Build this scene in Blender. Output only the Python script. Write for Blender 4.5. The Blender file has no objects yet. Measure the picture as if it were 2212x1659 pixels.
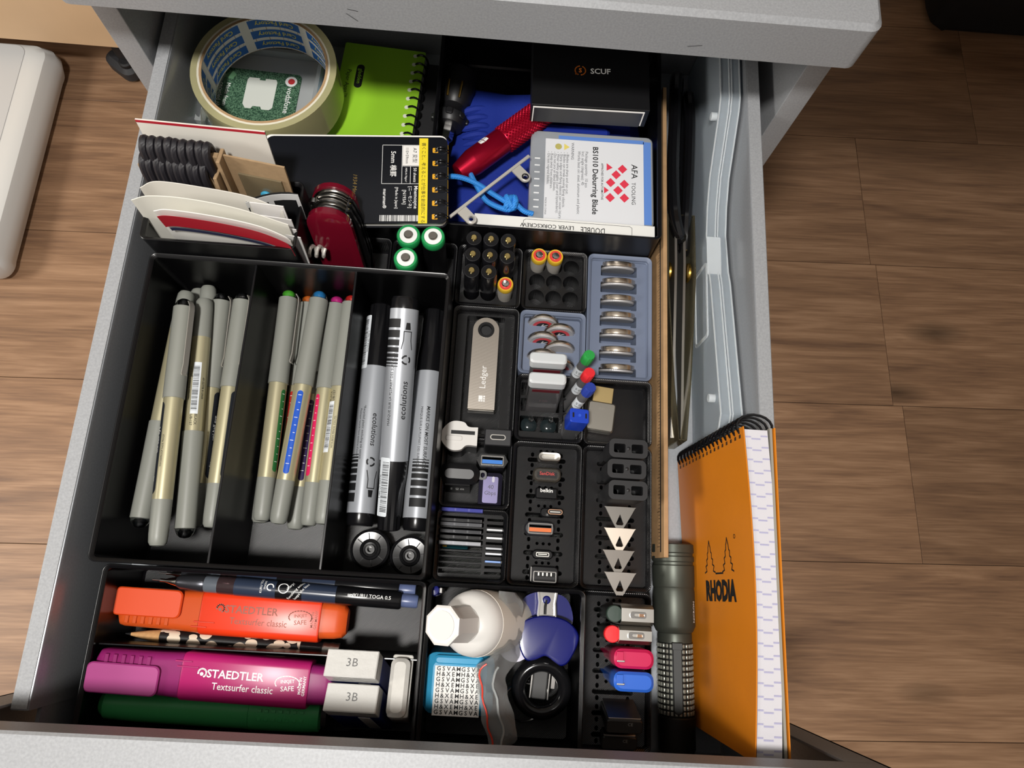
import bpy, bmesh, math, random
from mathutils import Vector, Matrix, Quaternion

# ---------------------------------------------------------------- camera, world, lamp, exposure
S = 0.001            # everything below is written in millimetres; z = 0 is the drawer pan
Z0 = 403.0           # height of the drawer pan above the room floor
scene = bpy.context.scene
COL = scene.collection

cam_d = bpy.data.cameras.new('camera')
cam_d.sensor_width = 36.0
cam_d.lens = 1555.45 / 2212.0 * 36.0
cam_d.clip_start = 0.005
cam = bpy.data.objects.new('camera', cam_d)
COL.objects.link(cam)
CR = Matrix(((0.99721293, 0.05412351, 0.05135181),
             (-0.06588859, 0.96176583, 0.26582925),
             (-0.0350008, -0.26847187, 0.96265144)))
cam.matrix_world = Matrix.Translation(Vector((191.98, 0.31, 448.7 + Z0)) * S) @ CR.transposed().to_4x4()
scene.camera = cam

world = bpy.data.worlds.new('room_light')
scene.world = world
world.use_nodes = True
bg = world.node_tree.nodes['Background']
bg.inputs[0].default_value = (1.0, 0.93, 0.86, 1)
bg.inputs[1].default_value = 0.34

lamp_d = bpy.data.lights.new('ceiling_lamp', 'AREA')
lamp_d.shape = 'DISK'
lamp_d.size = 0.11
lamp_d.energy = 11.2
lamp_d.color = (1.0, 0.965, 0.92)
lamp = bpy.data.objects.new('ceiling_lamp', lamp_d)
COL.objects.link(lamp)
LP = Vector((45, -140, 1050 + Z0)) * S
lamp.matrix_world = Matrix.Translation(LP) @ (Vector((170, 150, Z0)) * S - LP).to_track_quat('-Z', 'Y').to_matrix().to_4x4()

# unseen fill light, added beyond the balance board to brighten the left floor
fill_light_d = bpy.data.lights.new('left_fill_light', 'AREA')
fill_light_d.shape = 'DISK'; fill_light_d.size = 0.35; fill_light_d.energy = 9.0; fill_light_d.color = (1.0, 0.955, 0.89)
fill_light = bpy.data.objects.new('left_fill_light', fill_light_d)
COL.objects.link(fill_light)
LP2 = Vector((-1000, -150, 650 + Z0)) * S
fill_light.matrix_world = Matrix.Translation(LP2) @ (Vector((-350, 250, 0)) * S - LP2).to_track_quat('-Z', 'Y').to_matrix().to_4x4()

vs = scene.view_settings
vs.view_transform = 'Standard'
vs.look = 'None'
vs.exposure = 0.0
vs.gamma = 1.0
vs.use_curve_mapping = False

# ---------------------------------------------------------------- helpers
rnd = random.Random(7)
def lin(h):
    if not isinstance(h, str): return h
    o = []
    for i in (0, 2, 4):
        c = int(h[i:i+2], 16) / 255.0
        o.append(c / 12.92 if c <= 0.04045 else ((c + 0.055) / 1.055) ** 2.4)
    return (o[0], o[1], o[2], 1.0)

MATS = {}
def mat(name, col='808080', rough=0.5, metal=0.0, spec=0.5, trans=0.0, alpha=1.0, coat=0.0, sheen=0.0,
        bump=None, var=None, sss=0.0, ior=1.45, emit=0.0):
    """bump = (kind, period in mm, strength, direction); var = (scale per metre, amount)"""
    if name in MATS: return MATS[name]
    m = bpy.data.materials.new(name)
    m.use_nodes = True
    nt = m.node_tree; N = nt.nodes; L = nt.links
    b = N['Principled BSDF']
    c = lin(col)
    b.inputs['Base Color'].default_value = c
    b.inputs['Roughness'].default_value = rough
    b.inputs['Metallic'].default_value = metal
    b.inputs['Specular IOR Level'].default_value = spec
    b.inputs['IOR'].default_value = ior
    b.inputs['Transmission Weight'].default_value = trans
    b.inputs['Alpha'].default_value = alpha
    b.inputs['Coat Weight'].default_value = coat
    b.inputs['Coat Roughness'].default_value = 0.08
    if sheen:
        b.inputs['Sheen Weight'].default_value = sheen
        b.inputs['Sheen Tint'].default_value = c
    if sss:
        b.inputs['Subsurface Weight'].default_value = sss
        b.inputs['Subsurface Radius'].default_value = (0.004, 0.003, 0.003)
        b.inputs['Subsurface Scale'].default_value = 1.0
    tc = None
    if bump or var:
        tc = N.new('ShaderNodeTexCoord')
    if var:
        nz = N.new('ShaderNodeTexNoise'); nz.inputs['Scale'].default_value = var[0]; nz.inputs['Detail'].default_value = 4
        L.new(tc.outputs['Object'], nz.inputs['Vector'])
        mr = N.new('ShaderNodeMapRange')
        mr.inputs['From Min'].default_value = 0.3; mr.inputs['From Max'].default_value = 0.7
        mr.inputs['To Min'].default_value = 1 - var[1]; mr.inputs['To Max'].default_value = 1 + var[1]
        L.new(nz.outputs['Fac'], mr.inputs['Value'])
        mx = N.new('ShaderNodeVectorMath'); mx.operation = 'SCALE'
        mx.inputs[0].default_value = c[:3]
        L.new(mr.outputs['Result'], mx.inputs['Scale'])
        L.new(mx.outputs[0], b.inputs['Base Color'])
    if bump:
        kind, per, st = bump[:3]
        bp = N.new('ShaderNodeBump'); bp.inputs['Strength'].default_value = st
        bp.inputs['Distance'].default_value = per * S * 0.25
        if kind == 'wave':
            mp = N.new('ShaderNodeMapping'); mp.inputs['Rotation'].default_value = bump[3]
            L.new(tc.outputs['Object'], mp.inputs['Vector'])
            w = N.new('ShaderNodeTexWave'); w.inputs['Scale'].default_value = 2 * math.pi / 20 / (per * S)
            w.inputs['Distortion'].default_value = 0.35; w.inputs['Detail'].default_value = 1
            L.new(mp.outputs[0], w.inputs['Vector'])
            L.new(w.outputs['Fac'], bp.inputs['Height'])
        else:
            nz = N.new('ShaderNodeTexNoise'); nz.inputs['Scale'].default_value = 1 / (per * S); nz.inputs['Detail'].default_value = 3
            L.new(tc.outputs['Object'], nz.inputs['Vector'])
            L.new(nz.outputs['Fac'], bp.inputs['Height'])
        L.new(bp.outputs[0], b.inputs['Normal'])
    MATS[name] = m
    return m

def T(x, y, z=0): return Matrix.Translation(Vector((x, y, z)))
def RX(a): return Matrix.Rotation(math.radians(a), 4, 'X')
def RY(a): return Matrix.Rotation(math.radians(a), 4, 'Y')
def RZ(a): return Matrix.Rotation(math.radians(a), 4, 'Z')
def frame(p0, p1, up=(0, 0, 1), roll=0):
    """matrix at p0 whose +X axis points to p1 and whose +Z axis is as near to up as it can be"""
    p0, p1 = Vector(p0), Vector(p1)
    x = (p1 - p0).normalized(); z = Vector(up); z = (z - x * z.dot(x)).normalized(); y = z.cross(x)
    m = Matrix((x, y, z)).transposed().to_4x4(); m.translation = p0
    return m @ RX(roll)

def zframe(p0, p1, x=(1, 0, 0)):
    """matrix at p0 whose +Z axis points to p1 and whose +X axis is as near to x as it can be"""
    p0, p1 = Vector(p0), Vector(p1)
    z = (p1 - p0).normalized(); x = Vector(x); x = (x - z * x.dot(z)).normalized(); y = z.cross(x)
    m = Matrix((x, y, z)).transposed().to_4x4(); m.translation = p0
    return m

def rrect(w, d, r=0.0, n=5, cx=0.0, cy=0.0):
    r = max(0.0, min(r, w / 2 - 1e-4, d / 2 - 1e-4))
    if r < 1e-3:
        return [(cx + sx * w / 2, cy + sy * d / 2) for sx, sy in ((-1, -1), (1, -1), (1, 1), (-1, 1))]
    o = []
    for sx, sy, a0 in ((-1, -1, 180), (1, -1, 270), (1, 1, 0), (-1, 1, 90)):
        for i in range(n + 1):
            a = math.radians(a0 + 90 * i / n)
            o.append((cx + sx * (w / 2 - r) + r * math.cos(a), cy + sy * (d / 2 - r) + r * math.sin(a)))
    return o
def circ(r, n=20, cx=0.0, cy=0.0, a0=0.0):
    return [(cx + r * math.cos(a0 + 2 * math.pi * i / n), cy + r * math.sin(a0 + 2 * math.pi * i / n)) for i in range(n)]
def bez(pts, n=8, closed=False):
    """Catmull-Rom through the points (2-D or 3-D)"""
    P = [Vector(p) for p in pts]; o = []; m = len(P)
    for i in range(m if closed else m - 1):
        a, b = P[i], P[(i + 1) % m]
        p = P[i - 1] if (closed or i > 0) else a * 2 - b
        q = P[(i + 2) % m] if (closed or i + 2 < m) else b * 2 - a
        for k in range(n):
            t = k / n
            o.append(0.5 * ((2 * a) + (b - p) * t + (2 * p - 5 * a + 4 * b - q) * t * t + (3 * a - p - 3 * b + q) * t ** 3))
    if not closed: o.append(P[-1])
    return [tuple(v) for v in o]

class MB:
    """collects shapes in millimetres and builds them as one mesh object"""
    def __init__(s, M=None):
        s.v = []; s.f = []; s.M = M or Matrix()
    def at(s, M): s.M = M; return s
    def add(s, V, F):
        n = len(s.v)
        s.v += [tuple(s.M @ Vector(p)) for p in V]
        s.f += [tuple(i + n for i in f) for f in F]
        return s
    def loft(s, loops, c0=True, c1=True, close=False):
        n = len(loops[0]); V = [p for l in loops for p in l]; F = []
        m = len(loops)
        for k in range(m if close else m - 1):
            a, b = k * n, ((k + 1) % m) * n
            for i in range(n):
                j = (i + 1) % n
                F.append((a + i, a + j, b + j, b + i))
        if c0 and not close: F.append(tuple(range(n - 1, -1, -1)))
        if c1 and not close: F.append(tuple(range((m - 1) * n, m * n)))
        return s.add(V, F)
    def box(s, cx, cy, z0, w, d, h, r=0.0, ch=0.0, n=4):
        """upright block on z0, corner radius r in plan, edges eased by ch at top and bottom"""
        L = []
        prof = [(ch, 0), (0, ch), (0, h - ch), (ch, h)] if ch > 0 else [(0, 0), (0, h)]
        if ch > 0 and r <= 1e-3: r = ch * 0.7
        for i, z in prof:
            L.append([(x, y, z0 + z) for x, y in rrect(w - 2 * i, d - 2 * i, max(r - i * 0.5, 0.02 if r > 1e-3 else 0), n, cx, cy)])
        return s.loft(L)
    def prism(s, pts, z0, z1):
        return s.loft([[(x, y, z0) for x, y in pts], [(x, y, z1) for x, y in pts]])
    def lathe(s, prof, n=24, a0=0.0):
        """profile of (radius, z) from bottom to top, revolved about z"""
        L = []
        for r, z in prof:
            r = max(r, 1e-3)
            L.append([(r * math.cos(a0 + 2 * math.pi * i / n), r * math.sin(a0 + 2 * math.pi * i / n), z) for i in range(n)])
        return s.loft(L)
    def rod(s, prof, n=20):
        """profile of (radius, x) revolved about the x axis"""
        L = []
        for r, x in prof:
            r = max(r, 1e-3)
            L.append([(x, r * math.cos(2 * math.pi * i / n), r * math.sin(2 * math.pi * i / n)) for i in range(n)])
        return s.loft(L)
    def tube(s, path, r, n=8, closed=False, flat=1.0):
        P = [Vector(p) for p in path]; m = len(P); L = []
        up = None
        for i in range(m):
            a = P[i - 1] if (i > 0 or closed) else P[i]
            b = P[(i + 1) % m] if (i + 1 < m or closed) else P[i]
            t = (b - a)
            t = t.normalized() if t.length > 1e-9 else Vector((1, 0, 0))
            if up is None:
                up = Vector((0, 0, 1)) if abs(t.z) < 0.9 else Vector((0, 1, 0))
            u = (up - t * up.dot(t)).normalized(); w = t.cross(u); up = u
            rr = r[i] if isinstance(r, (list, tuple)) else r
            L.append([tuple(P[i] + (w * math.cos(2 * math.pi * k / n) + u * (math.sin(2 * math.pi * k / n) * flat)) * rr) for k in range(n)])
        return s.loft(L, close=closed)
    def ball(s, c, r, n=14, sc=(1, 1, 1)):
        m = n // 2
        o = s.M; s.M = o @ T(*c) @ Matrix.Diagonal((sc[0], sc[1], sc[2], 1))
        s.lathe([(r * math.sin(math.pi * k / m), -r * math.cos(math.pi * k / m)) for k in range(m + 1)], n)
        s.M = o; return s
    def sheet(s, grid, th=0.2):
        """a bent sheet of thickness th (mm) from a grid of points"""
        m, n = len(grid), len(grid[0])
        G = [[Vector(p) for p in row] for row in grid]; V = []; 
        def nrm(i, j):
            a = G[min(i + 1, m - 1)][j] - G[max(i - 1, 0)][j]; b = G[i][min(j + 1, n - 1)] - G[i][max(j - 1, 0)]
            c = a.cross(b); return c.normalized() if c.length > 1e-9 else Vector((0, 0, 1))
        for sg in (0.5, -0.5):
            V += [tuple(G[i][j] + nrm(i, j) * th * sg) for i in range(m) for j in range(n)]
        F = []; k = m * n
        ix = lambda i, j: i * n + j
        for i in range(m - 1):
            for j in range(n - 1):
                F.append((ix(i, j), ix(i + 1, j), ix(i + 1, j + 1), ix(i, j + 1)))
                F.append((k + ix(i, j), k + ix(i, j + 1), k + ix(i + 1, j + 1), k + ix(i + 1, j)))
        ring = [ix(i, 0) for i in range(m)] + [ix(m - 1, j) for j in range(1, n)] + [ix(i, n - 1) for i in range(m - 2, -1, -1)] + [ix(0, j) for j in range(n - 2, 0, -1)]
        for a, b in zip(ring, ring[1:] + ring[:1]): F.append((a, k + a, k + b, b))
        return s.add(V, F)
    def plate(s, outer, holes, z0, z1):
        """flat plate of any outline with holes, from z0 to z1"""
        cu = bpy.data.curves.new('plate', 'CURVE'); cu.dimensions = '2D'; cu.fill_mode = 'BOTH'
        cu.extrude = (z1 - z0) / 2 if z1 > z0 else 0.0
        for lp in [outer] + list(holes):
            sp = cu.splines.new('POLY'); sp.points.add(len(lp) - 1); sp.use_cyclic_u = True
            for q, (x, y) in zip(sp.points, lp): q.co = (x, y, 0, 1)
        V, F = curve_mesh(cu)
        zc = (z0 + z1) / 2
        return s.add([(x, y, z + zc) for x, y, z in V], F)
    def build(s, name, m, parent=None, sharp=32, kind=None):
        me = bpy.data.meshes.new(name)
        me.from_pydata([(x * S, y * S, z * S) for x, y, z in s.v], [], s.f)
        return finish(me, name, m, parent, sharp, kind)

def finish(me, name, m, parent, sharp=32, kind=None):
    bm = bmesh.new(); bm.from_mesh(me)
    bmesh.ops.remove_doubles(bm, verts=bm.verts, dist=1e-7)
    bmesh.ops.recalc_face_normals(bm, faces=bm.faces)
    for f in bm.faces: f.smooth = True
    bm.to_mesh(me); bm.free()
    me.set_sharp_from_angle(angle=math.radians(sharp))
    me.materials.append(m)
    o = bpy.data.objects.new(name, me)
    COL.objects.link(o)
    if parent is not None: o.parent = parent
    else: o.location.z = Z0 * S
    if kind: o['kind'] = kind
    return o

def curve_mesh(cu):
    ob = bpy.data.objects.new('tmp', cu)
    me = ob.to_mesh()
    V = [tuple(v.co) for v in me.vertices]; F = [tuple(p.vertices) for p in me.polygons]
    ob.to_mesh_clear()
    bpy.data.objects.remove(ob); bpy.data.curves.remove(cu)
    return V, F

def text_vf(body, size, bold=0.0, align='CENTER', spacing=1.0, xs=1.0, shear=0.0):
    cu = bpy.data.curves.new('text', 'FONT'); cu.body = body; cu.size = size * 1.37   # size = cap height in mm
    cu.align_x = align; cu.align_y = 'CENTER'; cu.resolution_u = 2; cu.offset = bold; cu.space_character = spacing; cu.shear = shear
    cu.fill_mode = 'FRONT'
    V, F = curve_mesh(cu)
    return [(x * xs, y, z) for x, y, z in V], F

def thing(name, label, cat, M=None, group=None):
    o = bpy.data.objects.new(name, None); COL.objects.link(o)
    o.empty_display_size = 0.01
    M = (M or Matrix()).copy()
    M.translation = (M.translation + Vector((0, 0, Z0))) * S
    o.matrix_world = M
    o['label'] = label; o['category'] = cat
    if group: o['group'] = group
    return o
def tag(o, label, cat, group=None):
    o['label'] = label; o['category'] = cat
    if group: o['group'] = group
    return o
def copy_thing(root, M, label, group=None):
    r = root.copy(); COL.objects.link(r)
    M = M.copy(); M.translation = (M.translation + Vector((0, 0, Z0))) * S
    r.matrix_world = M; r['label'] = label
    if group: r['group'] = group
    for ch in list(root.children):
        c = ch.copy(); COL.objects.link(c); c.parent = r
        for g in ch.children:
            d = g.copy(); COL.objects.link(d); d.parent = c
    return r
def lettering(parent, items, m, M=None, name='lettering', wrap=None):
    """flat print: items of (text, x, y, size[, rotation, options]) on the plane of M.
    wrap = R bends the print round a rod of radius R that runs along x."""
    mb = MB(M)
    for it in items:
        body, x, y, size = it[:4]
        rot = it[4] if len(it) > 4 else 0
        kw = it[5] if len(it) > 5 else {}
        if isinstance(body, str): V, F = text_vf(body, size, **kw)
        else: V, F = [(a, b, 0.0) for a, b in body], [tuple(range(len(body)))]
        ca, sa = math.cos(math.radians(rot)), math.sin(math.radians(rot))
        V = [(x + a * ca - b * sa, y + a * sa + b * ca, 0.0) for a, b, _ in V]
        if wrap:
            bm = bmesh.new(); vs_ = [bm.verts.new(p) for p in V]
            for f in F:
                try: bm.faces.new([vs_[i] for i in f])
                except ValueError: pass
            ys = [p[1] for p in V]; k = math.floor(min(ys))
            st = wrap * 0.16; k = min(ys)
            while k < max(ys):
                bmesh.ops.bisect_plane(bm, geom=bm.verts[:] + bm.edges[:] + bm.faces[:], plane_co=(0, k, 0), plane_no=(0, 1, 0), dist=1e-5)
                k += st
            bm.verts.index_update()
            V = [(v.co.x, wrap * math.sin(v.co.y / wrap), wrap * math.cos(v.co.y / wrap)) for v in bm.verts]
            F = [tuple(v.index for v in f.verts) for f in bm.faces]
            bm.free()
        mb.add(V, F)
    return mb.build(name, m, parent)
def rect(x0, y0, x1, y1): return [(x0, y0), (x1, y0), (x1, y1), (x0, y1)]
def line(pts, w, closed=False):
    """list of quads that draw a polyline of width w, for flat print"""
    o = []
    P = [Vector(p) for p in pts]
    if closed: P.append(P[0])
    for a, b in zip(P, P[1:]):
        d = (b - a)
        if d.length < 1e-6: continue
        d.normalize(); n = Vector((-d.y, d.x)) * w / 2; e = d * w * 0.3
        o.append([tuple(a - n - e), tuple(b - n + e), tuple(b + n + e), tuple(a + n - e)])
    return o
# ---------------------------------------------------------------- materials shared by many things
K = mat('black_print', '101012', 0.30, spec=0.75, bump=('wave', 0.7, 0.6, (0, 0, math.radians(52))))
KW = mat('black_print_wall', '0d0d0f', 0.28, spec=0.45, bump=('wave', 0.5, 0.3, (0, math.radians(90), 0)))
BLUEP = mat('slate_blue_print', '6a7489', 0.45, bump=('wave', 0.55, 0.25, (0, 0, math.radians(48))))
METALPAINT = mat('grey_metal_paint', '97999c', 0.5, metal=0.1, var=(900, 0.10), bump=('noise', 0.5, 0.12))
BLACK = mat('black_plastic', '0e0e10', 0.35)
MBLACK = mat('matte_black', '1c1c1e', 0.6)
WHITE = mat('white_plastic', 'd6d4d0', 0.4)
PAPER = mat('white_paper', 'e8e6e2', 0.7)
CHROME = mat('chrome', 'd9d7d4', 0.16, metal=1.0)
STEEL = mat('brushed_steel', 'b9b6b0', 0.32, metal=1.0)
BRASS = mat('brass', 'c9a24a', 0.28, metal=1.0)
INK = mat('black_ink', '111214', 0.6)
WINK = mat('white_ink', 'f2f2f0', 0.6)
KRAFT = mat('kraft_card', '9c8262', 0.8, var=(300, 0.08))

# ---------------------------------------------------------------- room floor of planks
def wood_floor():
    m = bpy.data.materials.new('floor_oak'); m.use_nodes = True
    nt = m.node_tree; N = nt.nodes; L = nt.links; b = N['Principled BSDF']
    tc = N.new('ShaderNodeTexCoord'); oi = N.new('ShaderNodeObjectInfo')
    off = N.new('ShaderNodeVectorMath'); off.operation = 'SCALE'; off.inputs[0].default_value = (7.3, 3.1, 5.7)
    L.new(oi.outputs['Random'], off.inputs['Scale'])
    ad = N.new('ShaderNodeVectorMath'); L.new(tc.outputs['Object'], ad.inputs[0]); L.new(off.outputs[0], ad.inputs[1])
    mp = N.new('ShaderNodeMapping'); mp.inputs['Scale'].default_value = (1.6, 15.0, 1.0); L.new(ad.outputs[0], mp.inputs['Vector'])
    n1 = N.new('ShaderNodeTexNoise'); n1.inputs['Scale'].default_value = 2.2; n1.inputs['Detail'].default_value = 5; n1.inputs['Distortion'].default_value = 1.6
    L.new(mp.outputs[0], n1.inputs['Vector'])
    mp2 = N.new('ShaderNodeMapping'); mp2.inputs['Scale'].default_value = (9.0, 190.0, 1.0); L.new(ad.outputs[0], mp2.inputs['Vector'])
    n2 = N.new('ShaderNodeTexNoise'); n2.inputs['Scale'].default_value = 2.0; n2.inputs['Detail'].default_value = 4
    L.new(mp2.outputs[0], n2.inputs['Vector'])
    # knots: stretched cells with rings
    mp3 = N.new('ShaderNodeMapping'); mp3.inputs['Scale'].default_value = (1.9, 5.2, 1.0); L.new(ad.outputs[0], mp3.inputs['Vector'])
    vo = N.new('ShaderNodeTexVoronoi'); vo.inputs['Scale'].default_value = 1.7; L.new(mp3.outputs[0], vo.inputs['Vector'])
    kn = N.new('ShaderNodeMapRange'); kn.inputs['From Min'].default_value = 0.02; kn.inputs['From Max'].default_value = 0.16
    kn.inputs['To Min'].default_value = 0.35; kn.inputs['To Max'].default_value = 1.0; L.new(vo.outputs['Distance'], kn.inputs['Value'])
    mixf = N.new('ShaderNodeMath'); mixf.operation = 'MULTIPLY_ADD'; mixf.inputs[1].default_value = 0.62
    L.new(n1.outputs['Fac'], mixf.inputs[0])
    h = N.new('ShaderNodeMath'); h.operation = 'MULTIPLY'; h.inputs[1].default_value = 0.38; L.new(n2.outputs['Fac'], h.inputs[0])
    L.new(h.outputs[0], mixf.inputs[2])
    cr = N.new('ShaderNodeValToRGB'); L.new(mixf.outputs[0], cr.inputs[0])
    e = cr.color_ramp.elements
    e[0].position = 0.30; e[0].color = lin('725643'); e[1].position = 0.68; e[1].color = lin('b28e6f')
    x = cr.color_ramp.elements.new(0.5); x.color = lin('967458')
    mk = N.new('ShaderNodeVectorMath'); mk.operation = 'SCALE'; L.new(cr.outputs[0], mk.inputs[0]); L.new(kn.outputs[0], mk.inputs['Scale'])
    tn = N.new('ShaderNodeMapRange'); tn.inputs['To Min'].default_value = 0.88; tn.inputs['To Max'].default_value = 1.10; L.new(oi.outputs['Random'], tn.inputs['Value'])
    mk2 = N.new('ShaderNodeVectorMath'); mk2.operation = 'SCALE'; L.new(mk.outputs[0], mk2.inputs[0]); L.new(tn.outputs[0], mk2.inputs['Scale'])
    L.new(mk2.outputs[0], b.inputs['Base Color'])
    b.inputs['Roughness'].default_value = 0.48
    bp = N.new('ShaderNodeBump'); bp.inputs['Strength'].default_value = 0.15; bp.inputs['Distance'].default_value = 0.0005
    L.new(n2.outputs['Fac'], bp.inputs['Height']); L.new(bp.outputs[0], b.inputs['Normal'])
    return m
OAK = wood_floor()
FZ = -403.0
fl = MB(T(200, 200, FZ) @ RZ(1.95)).box(0, 0, -20, 3000, 2600, 18).build('floor', mat('floor_joint', '3a2a1e', 0.8), None, kind='structure')
FROT = RZ(1.95)
joints = {0: [-1400, 960], 1: [-760, 722 - 0], 2: [-420, 710], 3: [-900, 703], 4: [-1100, 880], 5: [-372, 1020], -1: [-800, 560], -2: [-500, 700], 6: [-600, 500], -3: [-900, 300], -4: [-600, 650]}
for k, js in joints.items():
    # row k lies between y = 26 + 192.3 k and the next line (measured at x = 0)
    y0 = 26 + 192.3 * (k - 1); xs = [-1300] + [j for j in js if -1290 < j] + [1700]
    for a, b_ in zip(xs, xs[1:]):
        w = b_ - a
        p = MB().box(0, 0, -2.2, w - 0.7, 192.3 - 0.7, 2.2, ch=0.25).build('plank', OAK, fl)
        p.matrix_world = Matrix.Translation(Vector((0, 0, 0)))
        Mw = T(0, 0, FZ + Z0) @ FROT @ T((a + b_) / 2, y0 + 96.15, 0)
        Mw.translation = Mw.translation * S
        p.parent = fl; p.matrix_parent_inverse = fl.matrix_world.inverted() if False else Matrix()
        p.matrix_basis = Matrix.Translation((0, 0, -Z0 * S)) @ Mw

# ---------------------------------------------------------------- drawer cabinet
cab = thing('drawer_cabinet', 'grey metal drawer cabinet with overhanging top slab', 'cabinet', T(169, 290, FZ))
ZB = -FZ
CP = METALPAINT
MB().box(0, 230, ZB + 136, 410, 500, 31, r=6, ch=2.6).build('top_panel', CP, cab)
for sx in (-1, 1):
    MB().box(sx * 197.8, 240, 45, 14, 480, ZB + 136 - 45, ch=0.8).build('side_panel', CP, cab)
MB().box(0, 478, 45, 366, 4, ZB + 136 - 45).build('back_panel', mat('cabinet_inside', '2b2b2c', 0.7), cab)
MB().box(0, 240, 45, 366, 470, 4).build('bottom_panel', CP, cab)
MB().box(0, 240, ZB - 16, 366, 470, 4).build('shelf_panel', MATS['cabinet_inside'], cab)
for z in (50, 212):
    MB().box(0, -10, z, 408, 19, 158, ch=2).build('drawer_front', CP, cab)
for sx in (-1, 1):
    for y in (40, 430):
        c_ = MB().at(T(sx * 165, y, 22) @ RY(90)).lathe([(4, -9), (20, -9), (22, -7), (22, 7), (20, 9), (4, 9)], 24).build('caster', BLACK, cab)
        MB().box(sx * 165, y, 40, 26, 26, 6, ch=1).build('caster_plate', BLACK, c_)
for ox, pts in ((-57, ((-2, 2), (3, -2.5))), (118, ((-4, -1), (3, .4))), (-52, ((-6, 5), (-1, 4)))):
    sc_ = MB(T(ox, -20.15, ZB + 146) @ RX(90))
    for q in line(pts, 0.3): sc_.add([(a, b, 0) for a, b in q], [(0, 1, 2, 3)])
    sc_.build('scratch', mat('dark_scratch', '2f2f30', 0.8), cab)

# ---------------------------------------------------------------- the open drawer
dr = thing('open_drawer', 'open grey metal drawer pulled out of the cabinet and full of organiser bins', 'drawer', T(165, 140, 0))
DPAN = mat('drawer_pan', 'a3a7ac', 0.38, metal=0.25, var=(700, 0.06))
DW = mat('drawer_wall', '8e9195', 0.26, metal=0.25, var=(800, 0.06))
MB().box(0, 3, -2, 350, 464, 1.6).build('pan', DPAN, dr)
for sx in (-1, 1):
    mb = MB()
    x = sx * 179.7
    prof = [(-4.7, -2), (-4.7, 72.5), (-4.0, 74.6), (-3, 75), (3, 75), (4.2, 74.5), (4.7, 72.5), (4.7, -2)]
    mb.loft([[(x + a, yy, z) for a, z in prof] for yy in (-208, 235)])
    mb.build('side_wall', DW, dr)
    MB().box(x, 13.5, 75.02, 7.4, 442, .3, ch=.1).build('lit_rim_top', METALPAINT, dr)  # lighter strip: the lit top of the rim put into the paint
    MB().box(x - sx * 3.5, -217, -2, 2, 20, 66).build('side_bracket', DW, dr)
MB().box(0, 234, -2, 350, 2, 70).build('back_wall', DW, dr)
MB().box(0, -227.5, -2, 350, 2, 66).build('front_wall', DW, dr)
# the front panel is folded sheet: face, flanges on all four sides and a lip turned inwards
FY0, FY1 = -245.0, -205.5
fp = MB().box(4, FY0 + 1, -38, 410, 2, 168).build('front_panel', METALPAINT, dr)
MB().box(4, (FY0 + FY1) / 2, 127.5, 410, FY1 - FY0, 2.6, ch=1.1).build('top_flange', METALPAINT, fp)
MB().box(4, FY1 - 0.7, 112, 410, 1.4, 17, ch=0.4).build('top_lip', METALPAINT, fp)
for sx in (-1, 1):
    MB().box(4 + sx * 204, (FY0 + FY1) / 2, -38, 2, FY1 - FY0, 167, ch=0.4).build('side_flange', METALPAINT, fp)
    MB().box(4 + sx * 197, FY1 - 0.7, -38, 16, 1.4, 151, ch=0.4).build('side_lip', METALPAINT, fp)
for x, zz in ((-168, 40), (160, 40)):
    MB(T(x, -226.4, zz) @ RX(-90)).lathe([(4.2, 0), (4.2, 1), (3, 2), (1, 2.2)], 14).build('screw', STEEL, dr)

# ---------------------------------------------------------------- walls of the room, out of the picture
WALLP = mat('wall_paint', 'd9d4ca', 0.85)
w_ = MB().box(200, 1330, FZ, 3000, 60, 2400).build('wall_back', WALLP, None, kind='structure')
w_ = MB().box(-1330, 200, FZ, 60, 2600, 2400).build('wall_left', WALLP, None, kind='structure')
w_ = MB().box(1730, 200, FZ, 60, 2600, 2400).build('wall_right', WALLP, None, kind='structure')
# ---------------------------------------------------------------- printed organiser bins on a 42 mm grid
G = 42.0
def bin_shell(parent, W, D, H, floor=7.0, wall=1.3, m=None, block=None, lip=True, mb=None):
    """outer shell of one bin; block = height of a solid insert (its top plate is added apart)"""
    mb = mb or MB()
    def lp(i, z, r): return [(x, y, z) for x, y in rrect(W - 2 * i, D - 2 * i, r, 5)]
    L = [lp(2.9, 0, 1.2), lp(2.1, 0.8, 1.6), lp(2.1, 2.6, 1.6), lp(0, 4.75, 3.75), lp(0, H - 0.3, 3.75), lp(0.35, H, 3.5),
         lp(0.8, H - 0.15, 3.2), lp(2.2, H - 1.7, 1.9), lp(2.2, H - 3.4, 1.9)]
    if block is not None: L += [lp(2.7, H - 4.2, 1.6), lp(2.7, block, 1.6)]
    else: L += [lp(wall, H - 5.2, 2.6), lp(wall, floor + 1.5, 2.6), lp(wall + 1.2, floor, 2)]
    mb.loft(L, True, block is None)
    return mb
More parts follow.
